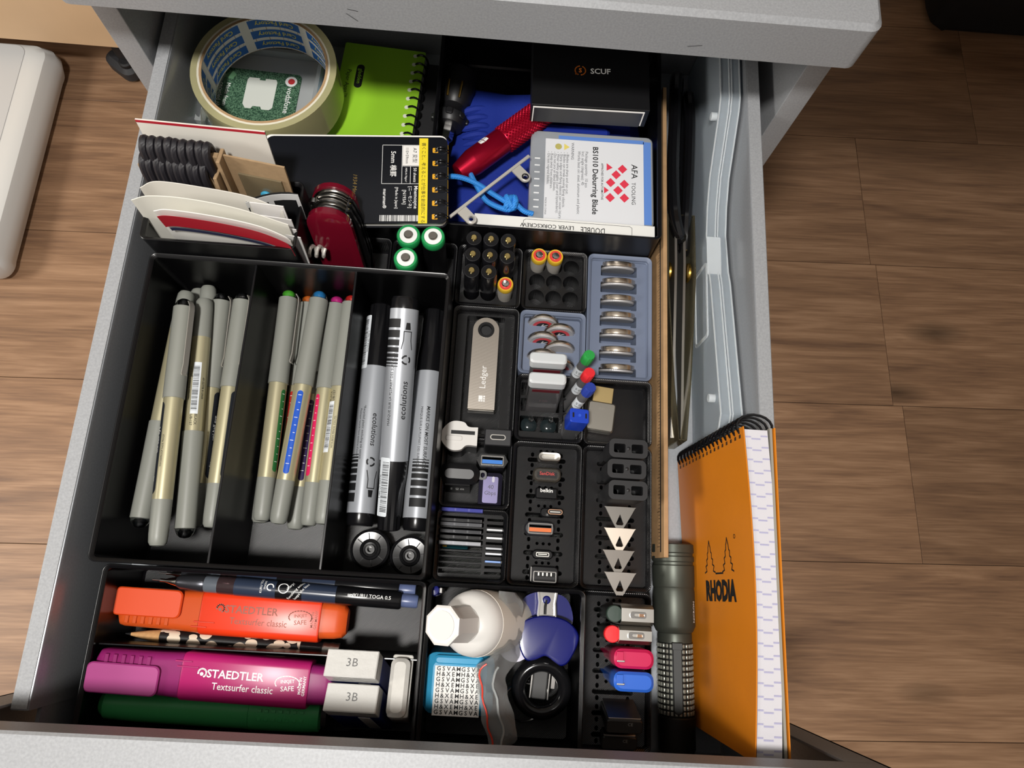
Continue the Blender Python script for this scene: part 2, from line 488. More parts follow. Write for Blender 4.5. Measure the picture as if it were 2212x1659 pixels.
def new_bin(label, X0, X1, R0, R1, H, m=None, floor=7.0, block=None, holes=None, hole_floor=6.0, name='organizer_bin', dividers=()):
    W, D = (X1 - X0) * G - 0.5, (R1 - R0) * G - 0.5
    cx, cy = (X0 + X1) / 2 * G, (5 - (R0 + R1) / 2) * G
    m = m or K
    t = thing(name, label, 'bin', T(cx, cy, 0), 'printed organiser bins in the drawer')
    bin_shell(t, W, D, H, floor, block=block).build('shell', KW if m is K and block is None and H > 40 else m, t)
    if block is not None:
        MB().plate(rrect(W - 5.3, D - 5.3, 1.6), holes or [], hole_floor, block).build('insert', m, t)
        MB().box(0, 0, hole_floor - 1.2, W - 5.3, D - 5.3, 1.2).build('insert_floor', m, t)
    elif H > 40:
        MB().box(0, 0, floor - 0.5, W - 4, D - 4, 0.8, r=2).build('floor_plate', K, t)
    for (x0, y0, x1, y1, z1) in dividers:
        x0, x1, y0, y1 = x0 - cx, x1 - cx, y0 - cy, y1 - cy
        MB().box((x0 + x1) / 2, (y0 + y1) / 2, floor - 0.2, x1 - x0, y1 - y0, z1 - floor + 0.2, ch=0.25).build('divider', KW, t)
    return t
def caps(cx, cy, w, h, n=6):
    """slot with round ends"""
    return rrect(w, h, min(w, h) / 2 - 0.001, n, cx, cy)

HP, HH, HC, HB, HR = 72.0, 54.3, 87.0, 49.6, 25.0
new_bin('black printed bin with two dividers holding the grey pens and markers', 0, 4, 1, 5, HP,
        dividers=((57.6, 1.4, 58.9, 166.6, HP - 3), (113.6, 1.4, 114.9, 166.6, HP - 3)))
new_bin('wide black printed bin holding the highlighters and erasers at the drawer front', 0, 4, 5, 7, HH,
        dividers=((1.4, -40.6, 166.6, -39.6, HH - 8),))
new_bin('black printed bin holding the white bottle and blue tub', 4, 6, 5, 7, HH)
new_bin('deep black printed bin holding cards, laces and envelopes', 0, 2, 0, 1, HC)
new_bin('black printed bin holding the red pocket knife', 2, 3, 0, 1, HR)
new_bin('black printed bin holding the green-topped batteries', 3, 4, 0, 1, HR)
new_bin('black printed bin under the black pocket notebook', 2, 3.5, -1, 0, HB)
new_bin('long black printed bin holding the blue pouch and boxes', 3.5, 7, -3.6, 0, HB)

aaa = [circ(5.15, 20, (i - 1) * 10.7, (j - 1) * 10.9 + 1) for i in range(3) for j in range(3)]
aab = [circ(5.2, 20, (i - 1) * 11.0, (j - 1) * 11.0 + 1) for i in range(3) for j in range(3)]
new_bin('black printed nine-hole bin full of small black-wrapped batteries', 4, 5, 0, 1, HR, block=19, holes=aaa, hole_floor=3)
new_bin('black printed nine-hole bin with two red-topped batteries and empty holes', 5, 6, 0, 1, HR, block=19, holes=aab, hole_floor=3)
coinY = [36.2 - i * 11.6 for i in range(7)]
new_bin('long slate blue printed bin with seven coin cells in slots', 6, 7, 0, 2, HR, m=BLUEP, block=20, hole_floor=3,
        holes=[rrect(23.5, 7.4, 0.5, 2, 0, y - 3.6) for y in coinY])
new_bin('small square slate blue printed bin with staggered coin cells', 5, 6, 1, 2, HR, m=BLUEP, block=17, hole_floor=3,
        holes=[])
new_bin('black printed bin with a recess holding the swivel-cover memory stick', 4, 5, 1, 3, HR, block=17, hole_floor=8,
        holes=[rrect(24, 74, 1, 2, 0, 1)])
new_bin('black printed bin holding the pencil lead tubes', 5, 6, 2, 3, HR, block=19, hole_floor=3,
        holes=[rrect(24, 8.2, 0.6, 2, -5.5, y) for y in (12.6, 2.6)] + [rrect(24, 9.6, 0.6, 2, -5.5, -9.2)] +
              [rrect(8.6, 8.4, 0.6, 2, 13.0, y) for y in (12.4, 3.4, -5.6, -14)])
new_bin('shallow black printed bin with one metal memory stick lying in it', 6, 7, 2, 3, HR, floor=12)
new_bin('black printed bin holding plug adapters beside the gold memory stick', 4, 5, 3, 4, HR, floor=7)
def keyslots(n, pitch, y0, w=14.0):
    H = []
    for i in range(n):
        y = y0 - i * pitch
        H.append(caps(0, y, w + 9, 2.6))
        for sx in (-1, 1):
            H.append(caps(sx * 8.6, y + 3.2, 1.9, 2.6)); H.append(caps(sx * 8.6, y - 3.2, 1.9, 2.6))
        for x in (-3.6, 0, 3.6):
            H.append(circ(0.95, 10, x, y + 5.45))
    return H
new_bin('long black printed bin with a column of plugs standing in key-shaped slots', 5, 6, 3, 5, HR, block=20, hole_floor=4, holes=keyslots(7, 10.9, 31.5))
new_bin('long black printed bin holding three cable clips and four triangular clips', 6, 7, 3, 5, HR, block=20, hole_floor=4, holes=keyslots(7, 10.9, 31.5))
new_bin('black printed bin at the drawer front holding coloured memory sticks', 6, 7, 5, 7, HR, block=20, hole_floor=4, holes=keyslots(7, 10.9, 31.5))
sdY = [15.2 - i * 3.35 for i in range(10)]
new_bin('black printed bin with rows of thin slots for memory cards', 4, 5, 4, 5, HR, block=21, hole_floor=5,
        holes=[rrect(24.6, 2.4, 0.3, 2, -5.6, y) for y in sdY] + [rrect(9.8, 1.5, 0.3, 2, 13.4, y) for y in sdY])
# ---------------------------------------------------------------- grey rollerball pens
PGREY = mat('pen_grey', '888a83', 0.42)
PGOLD = mat('pen_gold', 'c0b998', 0.34, metal=0.5)
CLEAR = mat('clear_plastic', 'f4f6f6', 0.06, trans=1.0, ior=1.4)
PLABEL = mat('pen_label', '23262c', 0.4)
BARW = mat('barcode_white', 'dfe5ea', 0.5)
def barcode(x0, x1, y0, y1, seed=3):
    r = random.Random(seed); o = []; x = x0
    while x < x1:
        w = r.choice((0.18, 0.3, 0.45)); o.append((rect(x, y0, min(x + w, x1), y1), 0, 0, 1)); x += w + r.choice((0.22, 0.35, 0.5))
    return o
def rpen(label, p0, p1, roll, bead, win, side='window', lab=None, clip=True):
    """p0 = cap end, p1 = tail end. roll turns the pen about its axis"""
    t = thing('rollerball_pen', label, 'pen', frame(p0, p1, roll=roll), 'grey rollerball pens in the tall bin')
    MB().rod([(4.9, 3.0), (5.5, 3.3), (5.55, 30), (5.75, 54.5), (5.75, 56.5), (5.2, 56.6)], 22).build('cap', PGREY, t)
    d = MB().rod([(0.2, -2.0), (2.4, -1.6), (3.8, -0.4), (4.7, 1.4), (5.2, 3.2), (5.2, 3.6)], 22).build('end_dome', CLEAR, t)
    MB().ball((1.2, 0, 0), 2.6, 14, (1.25, 1, 1)).build('bead', bead, d)
    if clip:
        c = MB()
        c.loft([[(x, -1.6, z - .35), (x, 1.6, z - .35), (x, 1.6, z + .35), (x, -1.6, z + .35)] for x, z in ((0.5, 5.2), (3, 6.9), (6, 7.3), (38, 7.0), (41, 6.5), (43, 6.1), (44.2, 6.9))])
        c.build('clip', mat('clip_steel', 'cfcbc2', 0.28, metal=0.7), t)
    MB().rod([(4.9, 56.4), (5.15, 56.6), (5.1, 111.8)], 22).build('barrel', PGOLD, t)
    MB().rod([(5.1, 111.8), (5.12, 112), (4.9, 130), (4.6, 134), (3.6, 135.7), (0.2, 136.2)], 22).build('tail', PGREY, t)
    LM = RX((lab - roll) if lab is not None else 0)
    if side == 'window':
        wn = lettering(t, [(caps(84.5, 0, 48, 3.3), 0, 0, 1)], win, LM, name='ink_window', wrap=5.2)
        lettering(wn, [(rect(63 + k * 4.4, -0.2 if k % 3 else -0.9, 63.3 + k * 4.4, 0.9), 0, 0, 1) for k in range(10)], WINK, LM, name='tick_mark', wrap=5.26).__setitem__('kind', 'stuff')
    elif side == 'label':
        wn = lettering(t, [(caps(84, 0, 50, 5.4), 0, 0, 1)], PLABEL, LM, name='label', wrap=5.2)
        lettering(wn, [('uni-ball eye', 80, 0, 2.3, 180, {'bold': 0.02}), ('fine', 101, 0, 1.5, 180)], WINK, LM, wrap=5.27)
        lettering(t, [('WATERPROOF FADE PROOF', 86, 4.2, 1.0, 180)], INK, LM, wrap=5.2)
    elif side == 'barcode':
        wn = lettering(t, [(rect(66, -2, 96, 2.2), 0, 0, 1)], BARW, LM, name='barcode_label', wrap=5.2)
        lettering(wn, barcode(68, 94, -1.2, 2.0), INK, LM, name='barcode', wrap=5.26).__setitem__('kind', 'stuff')
        lettering(t, [('49 02778 913949', 81, -3.6, 1.3, 180), ('MITSUBISHI PENCIL CO.LTD.', 84, 4.0, 1.1, 180), ('UB-157', 62.5, 1.4, 1.5, 180), ('BLACK', 62.8, -0.9, 1.5, 180)], INK, LM, wrap=5.2)
    return t
BB = mat('bead_black', '0c0d10', 0.2)
rpen('grey pen nearest the outer bin wall, barcode up, cap end towards drawer front', (10.0, 21.0, 44), (11.0, 157.0, 42), 60, BB, PLABEL, 'barcode', clip=False)
rpen('grey pen of which only the rounded tail shows behind the barcode pen', (30, 30, 22), (11.8, 163.5, 28), 40, BB, PLABEL, 'barcode', clip=False)
rpen('topmost grey pen with chrome clip lying over the other black-ink pens', (16.5, 145.5, 55), (25.2, 10.5, 53), -58, BB, PLABEL, 'label', 58)
rpen('grey pen with barcode reading black, cap end towards drawer front, beside the topmost pen', (34.0, 17.0, 42), (23.0, 152.0, 44), 14, BB, PLABEL, 'barcode', clip=False)
rpen('grey pen showing only its tail below and behind the second barcode pen', (34, 30, 26), (20.0, 159.5, 33), 14, BB, PLABEL, 'barcode', clip=False)
rpen('grey pen with chrome clip and black bead, second from the divider in its compartment', (29.5, 158.0, 36), (33.0, 28.0, 28), -75, BB, PLABEL, 'label')
rpen('grey pen with chrome clip tucked half under the divider rim', (43.5, 157.5, 40), (46.0, 22.5, 38), -58, BB, PLABEL, 'label')
def ink(c): return mat('ink_' + c, c, 0.25)
rpen('grey coloured pen hidden beside the green-beaded pen', (66, 163, 17), (65.6, 28, 17), 70, ink('20242c'), ink('20242c'))
rpen('grey pen with bright green bead at its cap end', (68.6, 163.0, 35), (71.5, 27.0, 34), -80, ink('5cc63a'), ink('2d6b3a'), 'window', -62)
rpen('grey pen with orange bead mostly under the blue-beaded pen', (77.5, 165.0, 23), (79.5, 30.0, 21), -110, ink('f07a2a'), ink('b5322c'), 'window', 25)
rpen('grey pen with sky blue bead and blue ink window, on top of its row', (88.6, 161.5, 41), (81.8, 26.0, 38), 175, ink('2f8fd8'), ink('1e55c0'), 'window', -6)
rpen('grey pen with dark purple ink window between the blue and pink ones', (88.6, 160.0, 24), (88.0, 28.5, 24), -8, ink('4a2a70'), ink('2a1a4a'))
rpen('grey pen with pink bead and pink ink window', (97.4, 162.0, 33), (97.2, 25.0, 32), 170, ink('e8329a'), ink('e02a62'), 'window', 40)
rpen('grey pen with red bead half hidden by the right divider', (106.4, 163.0, 34), (106.0, 23.0, 36), 160, ink('e0302a'), ink('e0302a'), 'barcode', 40)

# ---------------------------------------------------------------- permanent markers
MKG = mat('marker_grey', 'a9adb3', 0.35, metal=0.25)
MKB = mat('marker_black', '121214', 0.22)
def marker(label, p0, p1, roll, extras, z=0):
    """p0 = cap end"""
    t = thing('marker', label, 'marker', frame(p0, p1, roll=roll), 'grey permanent markers in the tall bin')
    mb = MB(); L = []
    n = 24
    for x, r, fl in ((0, 5.8, 0), (0.6, 6.6, .8), (24, 7.2, .8), (30, 7.9, .15), (39.5, 8.1, 0), (39.6, 7.2, 0)):
        L.append([(x, (r - (fl if i % 3 == 0 else 0)) * math.cos(2 * math.pi * i / n), (r - (fl if i % 3 == 0 else 0)) * math.sin(2 * math.pi * i / n)) for i in range(n)])
    mb.loft(L).build('cap', MKB, t)
    b = MB().rod([(7.6, 39.5), (8.15, 39.7), (8.2, 126), (7.9, 126.1)], 28).build('body', MKG, t)
    MB().rod([(7.8, 126), (7.8, 131.5), (7.0, 133.0), (0.1, 133.2)], 28).build('end_plug', MKB, t)
    st = []
    for k, (a, w) in enumerate(((0, 5), (6.4, 4.2), (11.8, 3.4), (16.2, 2.7), (19.8, 2.0), (22.6, 1.4), (24.8, 0.9), (26.6, 0.5))):
        st.append((rect(120 - a - w, -5, 120 - a, 5), 0, extras.get('sy', 0), 1))
    lettering(b, st, INK, name='stripe', wrap=8.24).__setitem__('kind', 'stuff')
    if 'text' in extras: lettering(b, extras['text'], INK, wrap=8.24)
    if extras.get('sticker') is not None:
        y = extras['sticker']
        s_ = lettering(t, [(rrect(33, 6.6, 0.8, 3, 25, y), 0, 0, 1)], BARW, name='barcode_sticker', wrap=8.3)
        lettering(s_, barcode(11, 39, y - 0.6 - 2.2, y + 1.4, 5), INK, name='barcode', wrap=8.36).__setitem__('kind', 'stuff')
        lettering(s_, [('3 086129 999736', 25, y + 2.4, 1.4, 0)], INK, wrap=8.36)
    return t
REC = [('♻', 0, 0, 3)]
def arrows(x, y, r=2.3, s=1):
    o = []
    for k in range(3):
        a = math.radians(90 + 120 * k)
        pts = [(r * math.cos(a + t), r * math.sin(a + t)) for t in (0.5, 0.9, 1.4, 1.75)]
        o += [(q, x, y, 1) for q in line(pts, 0.95)]
    return o
def iconbox(x, y):
    o = [(q, x, y, 1) for q in line([(-10, 3.2), (-5, 2.2), (0, 2.2), (0, -2.2), (-5, -2.2), (-10, -3.2)], 0.5)]
    return o + [([(1, -1.6), (5, -1.1), (5, 1.1), (1, 1.6)], x, y, 1)]
marker('grey marker against the divider, black cap at back with barcode sticker', (124.4, 161.0, 31), (125.0, 28.2, 27), 0,
       {'sy': -8.5, 'sticker': -7.5, 'text': [('ecolutions', 78, 4.0, 3.4, 0, {'bold': 0.03, 'shear': 0.15}), ('*Recycled plastic excluding ink system', 80, -2.6, 1.5, 0), ('Plastique recyclé hors système d\'encre', 80, -5, 1.3, 0)] + arrows(97, 4) + iconbox(112, 5.5)})
marker('grey marker reversed between the other two, black cap with barcode sticker towards drawer front', (141.6, 27.0, 27), (142.4, 158.0, 62), 12,
       {'sy': 7.5, 'sticker': 6.0, 'text': [('ecolutions', 74, -2.5, 3.8, 0, {'bold': 0.03, 'shear': 0.15}), ('MARQUE SUR LA PLUPART DES SURFACES', 80, 5.5, 1.6, 0)] + arrows(97, -2) + iconbox(113, -2)})
marker('grey marker reading marks on most surfaces beside the bin wall, black cap at back', (156.9, 160.0, 31), (157.2, 27.0, 28), 0,
       {'sy': 0, 'text': [('MARKS ON MOST SURFACES', 80, 2.0, 2.1, 0, {'bold': 0.02, 'shear': 0.15}), ('MARQUE SUR LA PLUPART DES SURFACES', 80, -1.8, 1.4, 0)]})
for lb, x, y in (('black ribbed disc knob nearer the divider below the markers', 131.8, 15.5), ('black ribbed disc knob in the bin corner beside the other disc', 154.6, 13.2)):
    t = thing('disc_knob', lb, 'knob', T(x, y, 7.5), 'black discs below the markers')
    MB().lathe([(10, 0), (11.4, 0.8), (11.6, 15), (11.2, 17), (10.2, 17.4), (9.8, 16.2), (6, 15.8), (5.6, 16.8), (4.4, 17.2), (4.0, 16.4), (3.0, 16.2), (2.6, 17), (1.6, 17), (1.5, 13), (0.1, 13)], 32).build('body', MKB, t)
    for k in range(8):
        MB(RZ(45 * k + 10)).box(7.6, 0, 15.6, 3.4, 0.5, 0.7).build('rib', MBLACK, t)
# ---------------------------------------------------------------- front bins: highlighters, pencils, erasers
def highlighter(label, p0, p1, c_body, c_cap, c_core, up, ink_m, flip, clip_y):
    t = thing('highlighter', label, 'highlighter', frame(p0, p1, up), 'flat highlighters at the drawer front')
    mc = mat('hl_cap_' + c_cap, c_cap, 0.38, trans=0.25, ior=1.3, sss=0.25); mbd = mat('hl_body_' + c_body, c_body, 0.32, sss=0.2)
    def sec(x, w, h, r=4): return [(x, y, z) for y, z in rrect(w, h, r, 4, 0, 0)]
    MB().loft([sec(0, 15, 9), sec(1.5, 19, 12), sec(4, 20, 13.5), sec(32, 21, 14), sec(43.6, 22, 14.6)]).build('cap', mc, t)
    cl = MB().at(T(0, clip_y, 8.4)).box(16, 0, -1.2, 36, 14.5, 2.4, r=3, ch=0.6).build('clip', mat('hl_clip_' + c_core, c_core, 0.4), t)
    for k in range(6):
        MB().box(6 + k * 4.2, -clip_y * 2.0, 6.9, 2.0, 4.2, 0.7, ch=0.2).build('grip_rib', mc, t)
    MB().loft([sec(43.8, 22.4, 15), sec(45, 23.4, 15.6), sec(107, 23.4, 15.6), sec(108, 22.8, 15)]).build('body', mbd, t)
    MB().loft([sec(108, 19.5, 13.2), sec(116, 18.6, 12.6), sec(120, 17, 11), sec(122, 13, 8)]).build('end_cap', mc, t)
    for dy in (7.5, 5.0):
        MB().box(52 - dy, -clip_y / abs(clip_y) * dy, 7.6, 16 - dy, 0.7, 0.5, ch=0.15).build('ridge', mbd, t)
    it = [('STAEDTLER', 71, 2.4, 4.0, 0, {'bold': 0.09}), ('Textsurfer classic', 75.5, -3.4, 3.5, 0, {'bold': 0.02, 'xs': 0.9}), ('INKJET', 97.5, 1.6, 1.7, 6, {'bold': 0.03}), ('SAFE', 97.8, -1.9, 2.4, 6, {'bold': 0.02}),
          ('MADE IN', 104.0, 0, 1.5, 90, {'bold': 0.02}), ('GERMANY', 106.0, 0, 1.5, 90, {'bold': 0.02})]
    it += [(q, 97.5, 0.8, 1) for q in line([(6.2 * math.cos(a), 3.4 * math.sin(a)) for a in [math.radians(v) for v in range(-30, 215, 15)]], 0.5)]
    it += [(q, 54.5, 2.6, 1) for q in line([(2.0 * math.cos(a), 2.0 * math.sin(a)) for a in [math.radians(v) for v in range(-60, 215, 25)]], 0.8)]
    it += [(circ(0.9, 10), 54.3, 2.1, 1)]
    lettering(t, it, ink_m, T(0, 0, 7.86))
    return t
highlighter('orange flat highlighter lying beside the mechanical pencils', (2.4, -22.0, 27), (124.6, -24.0, 27), 'e03a16', 'e86026', 'e04c1a', (0, 0.0, 1), mat('ink_grey_red', '96594a', 0.6), 1, 3.0)
highlighter('magenta flat highlighter lying highest with white lettering', (3.4, -51.6, 44), (124.0, -55.0, 42), 'aa1864', '9c2672', 'a43a7e', (0, -0.05, 1), WINK, 1, -3.0)
GRN = mat('green_marker', '46b066', 0.38, sss=0.15)
t = thing('highlighter', 'dark green round highlighter in shadow against the drawer front', 'highlighter', frame((3.5, -70.0, 33), (119.5, -71.0, 27)))
MB().rod([(5, 0), (7.6, 3), (8.4, 20), (9.2, 60), (9.4, 76), (9.0, 76.2)], 24).build('barrel', GRN, t)
MB().rod([(9.0, 76), (9.6, 76.4), (9.8, 104), (9.2, 112), (7, 113)], 24).build('cap', GRN, t)
MB().rod([(7, 112.8), (6.6, 115.6), (0.1, 115.8)], 24).build('end_plug', mat('dark_plug', '3a3635', 0.5), t)
MB().tube(bez([(108, 8, 6), (109, 12.5, 6.5), (104, 13.4, 6.5), (80, 11.8, 6.5), (70, 11.2, 6.5)], 5), 1.3, 8).build('clip', GRN, t)
for k in range(7):
    for a in (58, 82, 106):
        MB(RX(a - 90)).box(82 + k * 3.6, 0, 9.6, 2.0, 1.6, 0.5, ch=0.15).build('grip_pad', GRN, t)

# mechanical pencils
NAVY = mat('pencil_slate', '2b3446', 0.25); CLR2 = mat('smoke_clear', '4a3a3c', 0.12, trans=0.5)
def mech(label, p0, p1, roll, txt):
    t = thing('mechanical_pencil', label, 'pencil', frame(p0, p1, roll=roll))
    MB().rod([(0.35, 0), (0.35, 4), (0.9, 4.1), (0.9, 7), (1.6, 9), (2.6, 13)], 14).build('tip', CHROME, t)
    MB().rod([(2.6, 13), (3.6, 15), (4.3, 24), (4.5, 27), (4.2, 28)], 18).build('cone', mat('gunmetal', '55565c', 0.3, metal=0.8), t)
    MB().rod([(4.2, 28), (4.4, 29), (4.4, 35)], 18).build('ring_collar', mat('smoke_ring', '5a6068', 0.2), t)
    MB().rod([(4.4, 35), (4.6, 36), (4.6, 44)], 18).build('window', CLR2, t)
    b = MB().rod([(4.7, 44), (4.8, 45), (4.8, 98)], 20).build('barrel', NAVY, t)
    MB().rod([(4.9, 98), (5.0, 98.5), (5.0, 132), (4.5, 133)], 20).build('upper_barrel', MKB, t)
    MB().rod([(3.4, 133), (3.6, 134), (3.6, 141), (3.2, 142), (0.1, 142.2)], 16).build('button', mat('pale_slate', '59658a', 0.3), t)
    cl = MB().loft([[(x, -1.6, z), (x, 1.6, z), (x, 1.6, z + .9), (x, -1.6, z + .9)] for x, z in ((131, 5), (128, 6.4), (100, 6.2), (98, 5.4))]) if txt == 0 else None
    if cl: cl.build('clip', MKB, t)
    bands = [(rect(66, -7, 80, 7), 0, 0, 1)]
    bd = lettering(b, bands, MKB, name='dark_band', wrap=4.86)
    if txt:
        lettering(b, [('KURU TOGA', 58.5, 1.8, 1.2, 90), ('ENGINE', 60.4, 1.8, 1.0, 90)] + [(q, 63.2, 0.6, 1) for q in line([(1.7 * math.cos(a), 1.7 * math.sin(a)) for a in [math.radians(v) for v in range(0, 300, 24)]], 0.6)], WINK, wrap=4.9)
        lettering(bd, [('Revolving action', 76.6, 0, 1.5, 55), ('keeps the lead', 79.6, -0.5, 1.5, 55), ('sharp!', 73.6, 2, 1.6, 55)] + [(q, 70.2, 0.6, 1) for q in line(circ(2.6, 16), 0.5, True)], WINK, wrap=4.92)
        lettering(t, [('uni', 106, 0, 1.9, 0, {'bold': 0.08}), ('KURU TOGA', 115.6, 0, 2.0, 0), ('0.5', 126, 0, 2.0, 0)], WINK, wrap=5.06)
    return t
mech('slate blue mechanical pencil lettered 0.5 lying across the orange highlighter', (20.5, -7.2, 40), (161.2, -11.2, 36), -8, 1)
mech('dark mechanical pencil half hidden behind the slate blue one', (18.5, -3.6, 28), (158, -5.4, 32), 30, 0)

# wooden pencil with a plain black and cream pattern
def pencil_mat():
    m = mat('pencil_print', 'e8dcc4', 0.35)
    nt = m.node_tree; N = nt.nodes; L = nt.links
    tc = N.new('ShaderNodeTexCoord'); vo = N.new('ShaderNodeTexVoronoi'); vo.inputs['Scale'].default_value = 150
    L.new(tc.outputs['Object'], vo.inputs['Vector'])
    cr = N.new('ShaderNodeValToRGB'); cr.color_ramp.interpolation = 'CONSTANT'
    cr.color_ramp.elements[0].color = lin('e8d8c0'); cr.color_ramp.elements[1].position = 0.6; cr.color_ramp.elements[1].color = lin('1c1a1a')
    L.new(vo.outputs['Distance'], cr.inputs[0]); L.new(cr.outputs[0], N['Principled BSDF'].inputs['Base Color'])
    return m
t = thing('wooden_pencil', 'black and cream patterned wooden pencil under the orange highlighter', 'pencil', frame((5.6, -36.3, 26), (121, -39.5, 22)))
MB().rod([(0.3, 0), (0.9, 3)], 12).build('lead_tip', INK, t)
MB().rod([(0.9, 3), (2.6, 12), (3.6, 19), (3.7, 19.2)], 12).build('sharpened_wood', mat('cedar', 'c89a66', 0.6, var=(500, .1)), t)
MB().rod([(3.7, 19), (3.75, 20), (3.75, 94)], 12).build('shaft', pencil_mat(), t)
MB().rod([(3.75, 94), (3.75, 106)], 12).build('dark_band', MKB, t)
MB().rod([(3.7, 106), (3.9, 107), (3.6, 109), (3.9, 111), (3.6, 113), (3.8, 115)], 14).build('ferrule', STEEL, t)

# erasers
ERW = mat('eraser_white', 'd2d0ca', 0.55, var=(400, .03)); ERB = mat('eraser_sleeve_blue', '1f2f7a', 0.35); WRAP = mat('shrink_wrap', 'cfceca', 0.2, coat=0.5, bump=('noise', 4.0, 0.5))
for lb, x, y, z, in (('white boxed eraser stamped 3B nearest the divider', 133.6, -41.8, 60), ('white boxed eraser stamped 3B nearest the drawer front', 135.0, -58.0, 58.5)):
    t = thing('eraser', lb, 'eraser', T(x, y, z) @ RX(-19) @ RY(-6) @ RZ(-1.5) @ T(0, 0, 12 - z), 'boxed erasers')
    h = z - 12
    MB().box(0, 0, 0, 26.2, 13, h - 11, r=0.6, ch=0.4).build('sleeve', ERB, t)
    MB().box(0, 0, h - 11.2, 26.4, 13.2, 11.2, r=0.6, ch=0.5).build('top', WRAP, t)
    w_ = MB().box(5, -6.65, 4, 6, 0.2, h - 17).build('sleeve_stripe', ERW, t)
    lettering(t, [('3', -1.4, 0.3, 4.2, 0, {'bold': -0.02}), ('B', 1.8, 0.3, 4.2, 0, {'bold': -0.02})], mat('stamp_grey', '6a6a6a', 0.7), T(0, 0, h + 0.06))
t = thing('eraser', 'bare white eraser tilted in its sleeve beside the boxed ones', 'eraser', T(157.4, -61.0, 20) @ RX(-14))
MB().box(0, 0, 22, 9.8, 28, 14, r=3.2, ch=2.0).build('rubber', ERW, t)
MB().box(0.6, 1.4, 0, 10.6, 30, 30, r=1.2, ch=0.3).build('sleeve', mat('sleeve_grey', 'cfcdc6', 0.5), t)
# ---------------------------------------------------------------- batteries
GOLDM = mat('gold_contact', 'd8c07c', 0.25, metal=1.0)
SHRINK = mat('black_shrink', '17171a', 0.25, coat=0.4)
GREENB = mat('battery_green', '1f8f4e', 0.35); WHB = mat('battery_white', 'e6e8e6', 0.4); REDB = mat('battery_red', 'd8433a', 0.35); YEL = mat('battery_gold', 'd6b032', 0.35)
def cells(items, make, M0):
    proto = None; out = []
    for lb, x, y, grp in items:
        M = T(x, y, 0) @ M0
        if proto is None: proto = make(lb, M, grp); o = proto
        else: o = copy_thing(proto, M, lb, grp)
        out.append(o)
    return out
def black_cell(lb, M, grp):
    t = thing('battery', lb, 'battery', M, grp)
    MB().lathe([(4.6, 0), (5.0, 0.5), (5.0, 42), (4.7, 43.2), (4.3, 43.3)], 20).build('sleeve', SHRINK, t)
    MB().lathe([(4.4, 42.6), (4.2, 43.5), (0.1, 43.5)], 20).build('end_disc', mat('end_black', '0e0e10', 0.15), t)
    MB().lathe([(1.9, 43.3), (1.9, 44.4), (1.5, 44.8), (0.1, 44.8)], 14).build('contact', GOLDM, t)
    return t
rows, cols = ('back', 'middle', 'front'), ('first', 'second', 'third')
lst = []
for j, y in enumerate((203.7, 192.9, 182.0)):
    for i, x in enumerate((178.3, 188.8, 199.4)):
        if (i, j) == (2, 2): continue
        lst.append(('black-wrapped slim battery, %s from the pen bin in the %s row of its tray' % (cols[i], rows[j]), x, y, 'black-wrapped batteries'))
cells(lst, black_cell, T(0, 0, 3))
def red_cell(lb, M, grp):
    t = thing('battery', lb, 'battery', M, grp)
    MB().lathe([(4.6, 0), (5.0, 0.5), (5.0, 23), (5.0, 23.2)], 20).build('sleeve', mat('battery_grey_print', 'b9b4ac', 0.35), t)
    MB().lathe([(5.05, 22.6), (5.1, 23), (5.0, 26.2), (4.7, 26.7), (4.4, 26.5)], 22).build('gold_rim', YEL, t)
    MB().lathe([(3.9, 26.3), (3.8, 26.9), (0.1, 26.9)], 22).build('red_disc', REDB, t)
    MB().lathe([(2.4, 26.6), (2.4, 27.6), (2.0, 28.1), (0.1, 28.2)], 16).build('contact', CHROME, t)
    lettering(t, [('ALKALINE 12V', 13, 0, 1.5), (rect(2, -4, 3, 4), 0, 0, 1)], INK, RZ(-70) @ RY(-90), wrap=5.05)
    return t
cells([('short red-topped battery at the corner of the black-wrapped ones', 199.6, 182.0, 'red-topped batteries'),
       ('short red-topped battery at the outer corner of the half-empty tray', 220.0, 203.4, 'red-topped batteries'),
       ('short red-topped battery in the middle of the back row of the half-empty tray', 230.4, 203.4, 'red-topped batteries')], red_cell, T(0, 0, 3))
def aa_cell(lb, M, grp):
    t = thing('battery', lb, 'battery', M, grp)
    MB().lathe([(6.6, 0), (7.1, 0.6), (7.1, 44), (7.1, 44.2)], 26).build('sleeve', BLACK, t)
    MB().lathe([(7.1, 44), (7.15, 44.2), (7.1, 48.4), (6.6, 49.2), (5.6, 49.3), (5.2, 49.0)], 28).build('green_band', GREENB, t)
    MB().lathe([(5.4, 48.8), (5.2, 49.2), (0.1, 49.2)], 28).build('white_disc', WHB, t)
    MB().lathe([(2.7, 49), (2.7, 50.2), (2.3, 50.7), (0.1, 50.7)], 20).build('contact', mat('nickel', '9a958e', 0.35, metal=1.0), t)
    lettering(t, [('rechargeable', 24, -2, 2.2), ('Ni-MH', 30, 3, 1.6)], mat('grey_ink', 'b0b0b0', 0.5), RZ(-62) @ RY(-90), wrap=7.16)
    return t
cells([('green-topped battery at the back beside the knife bin', 139.6, 197.6, 'green-topped batteries'), ('green-topped battery standing apart towards the slim batteries', 154.2, 197.8, 'green-topped batteries'),
       ('green-topped battery in front of the other two by the pen bin', 139.3, 182.6, 'green-topped batteries')], aa_cell, T(0, 0, 7))

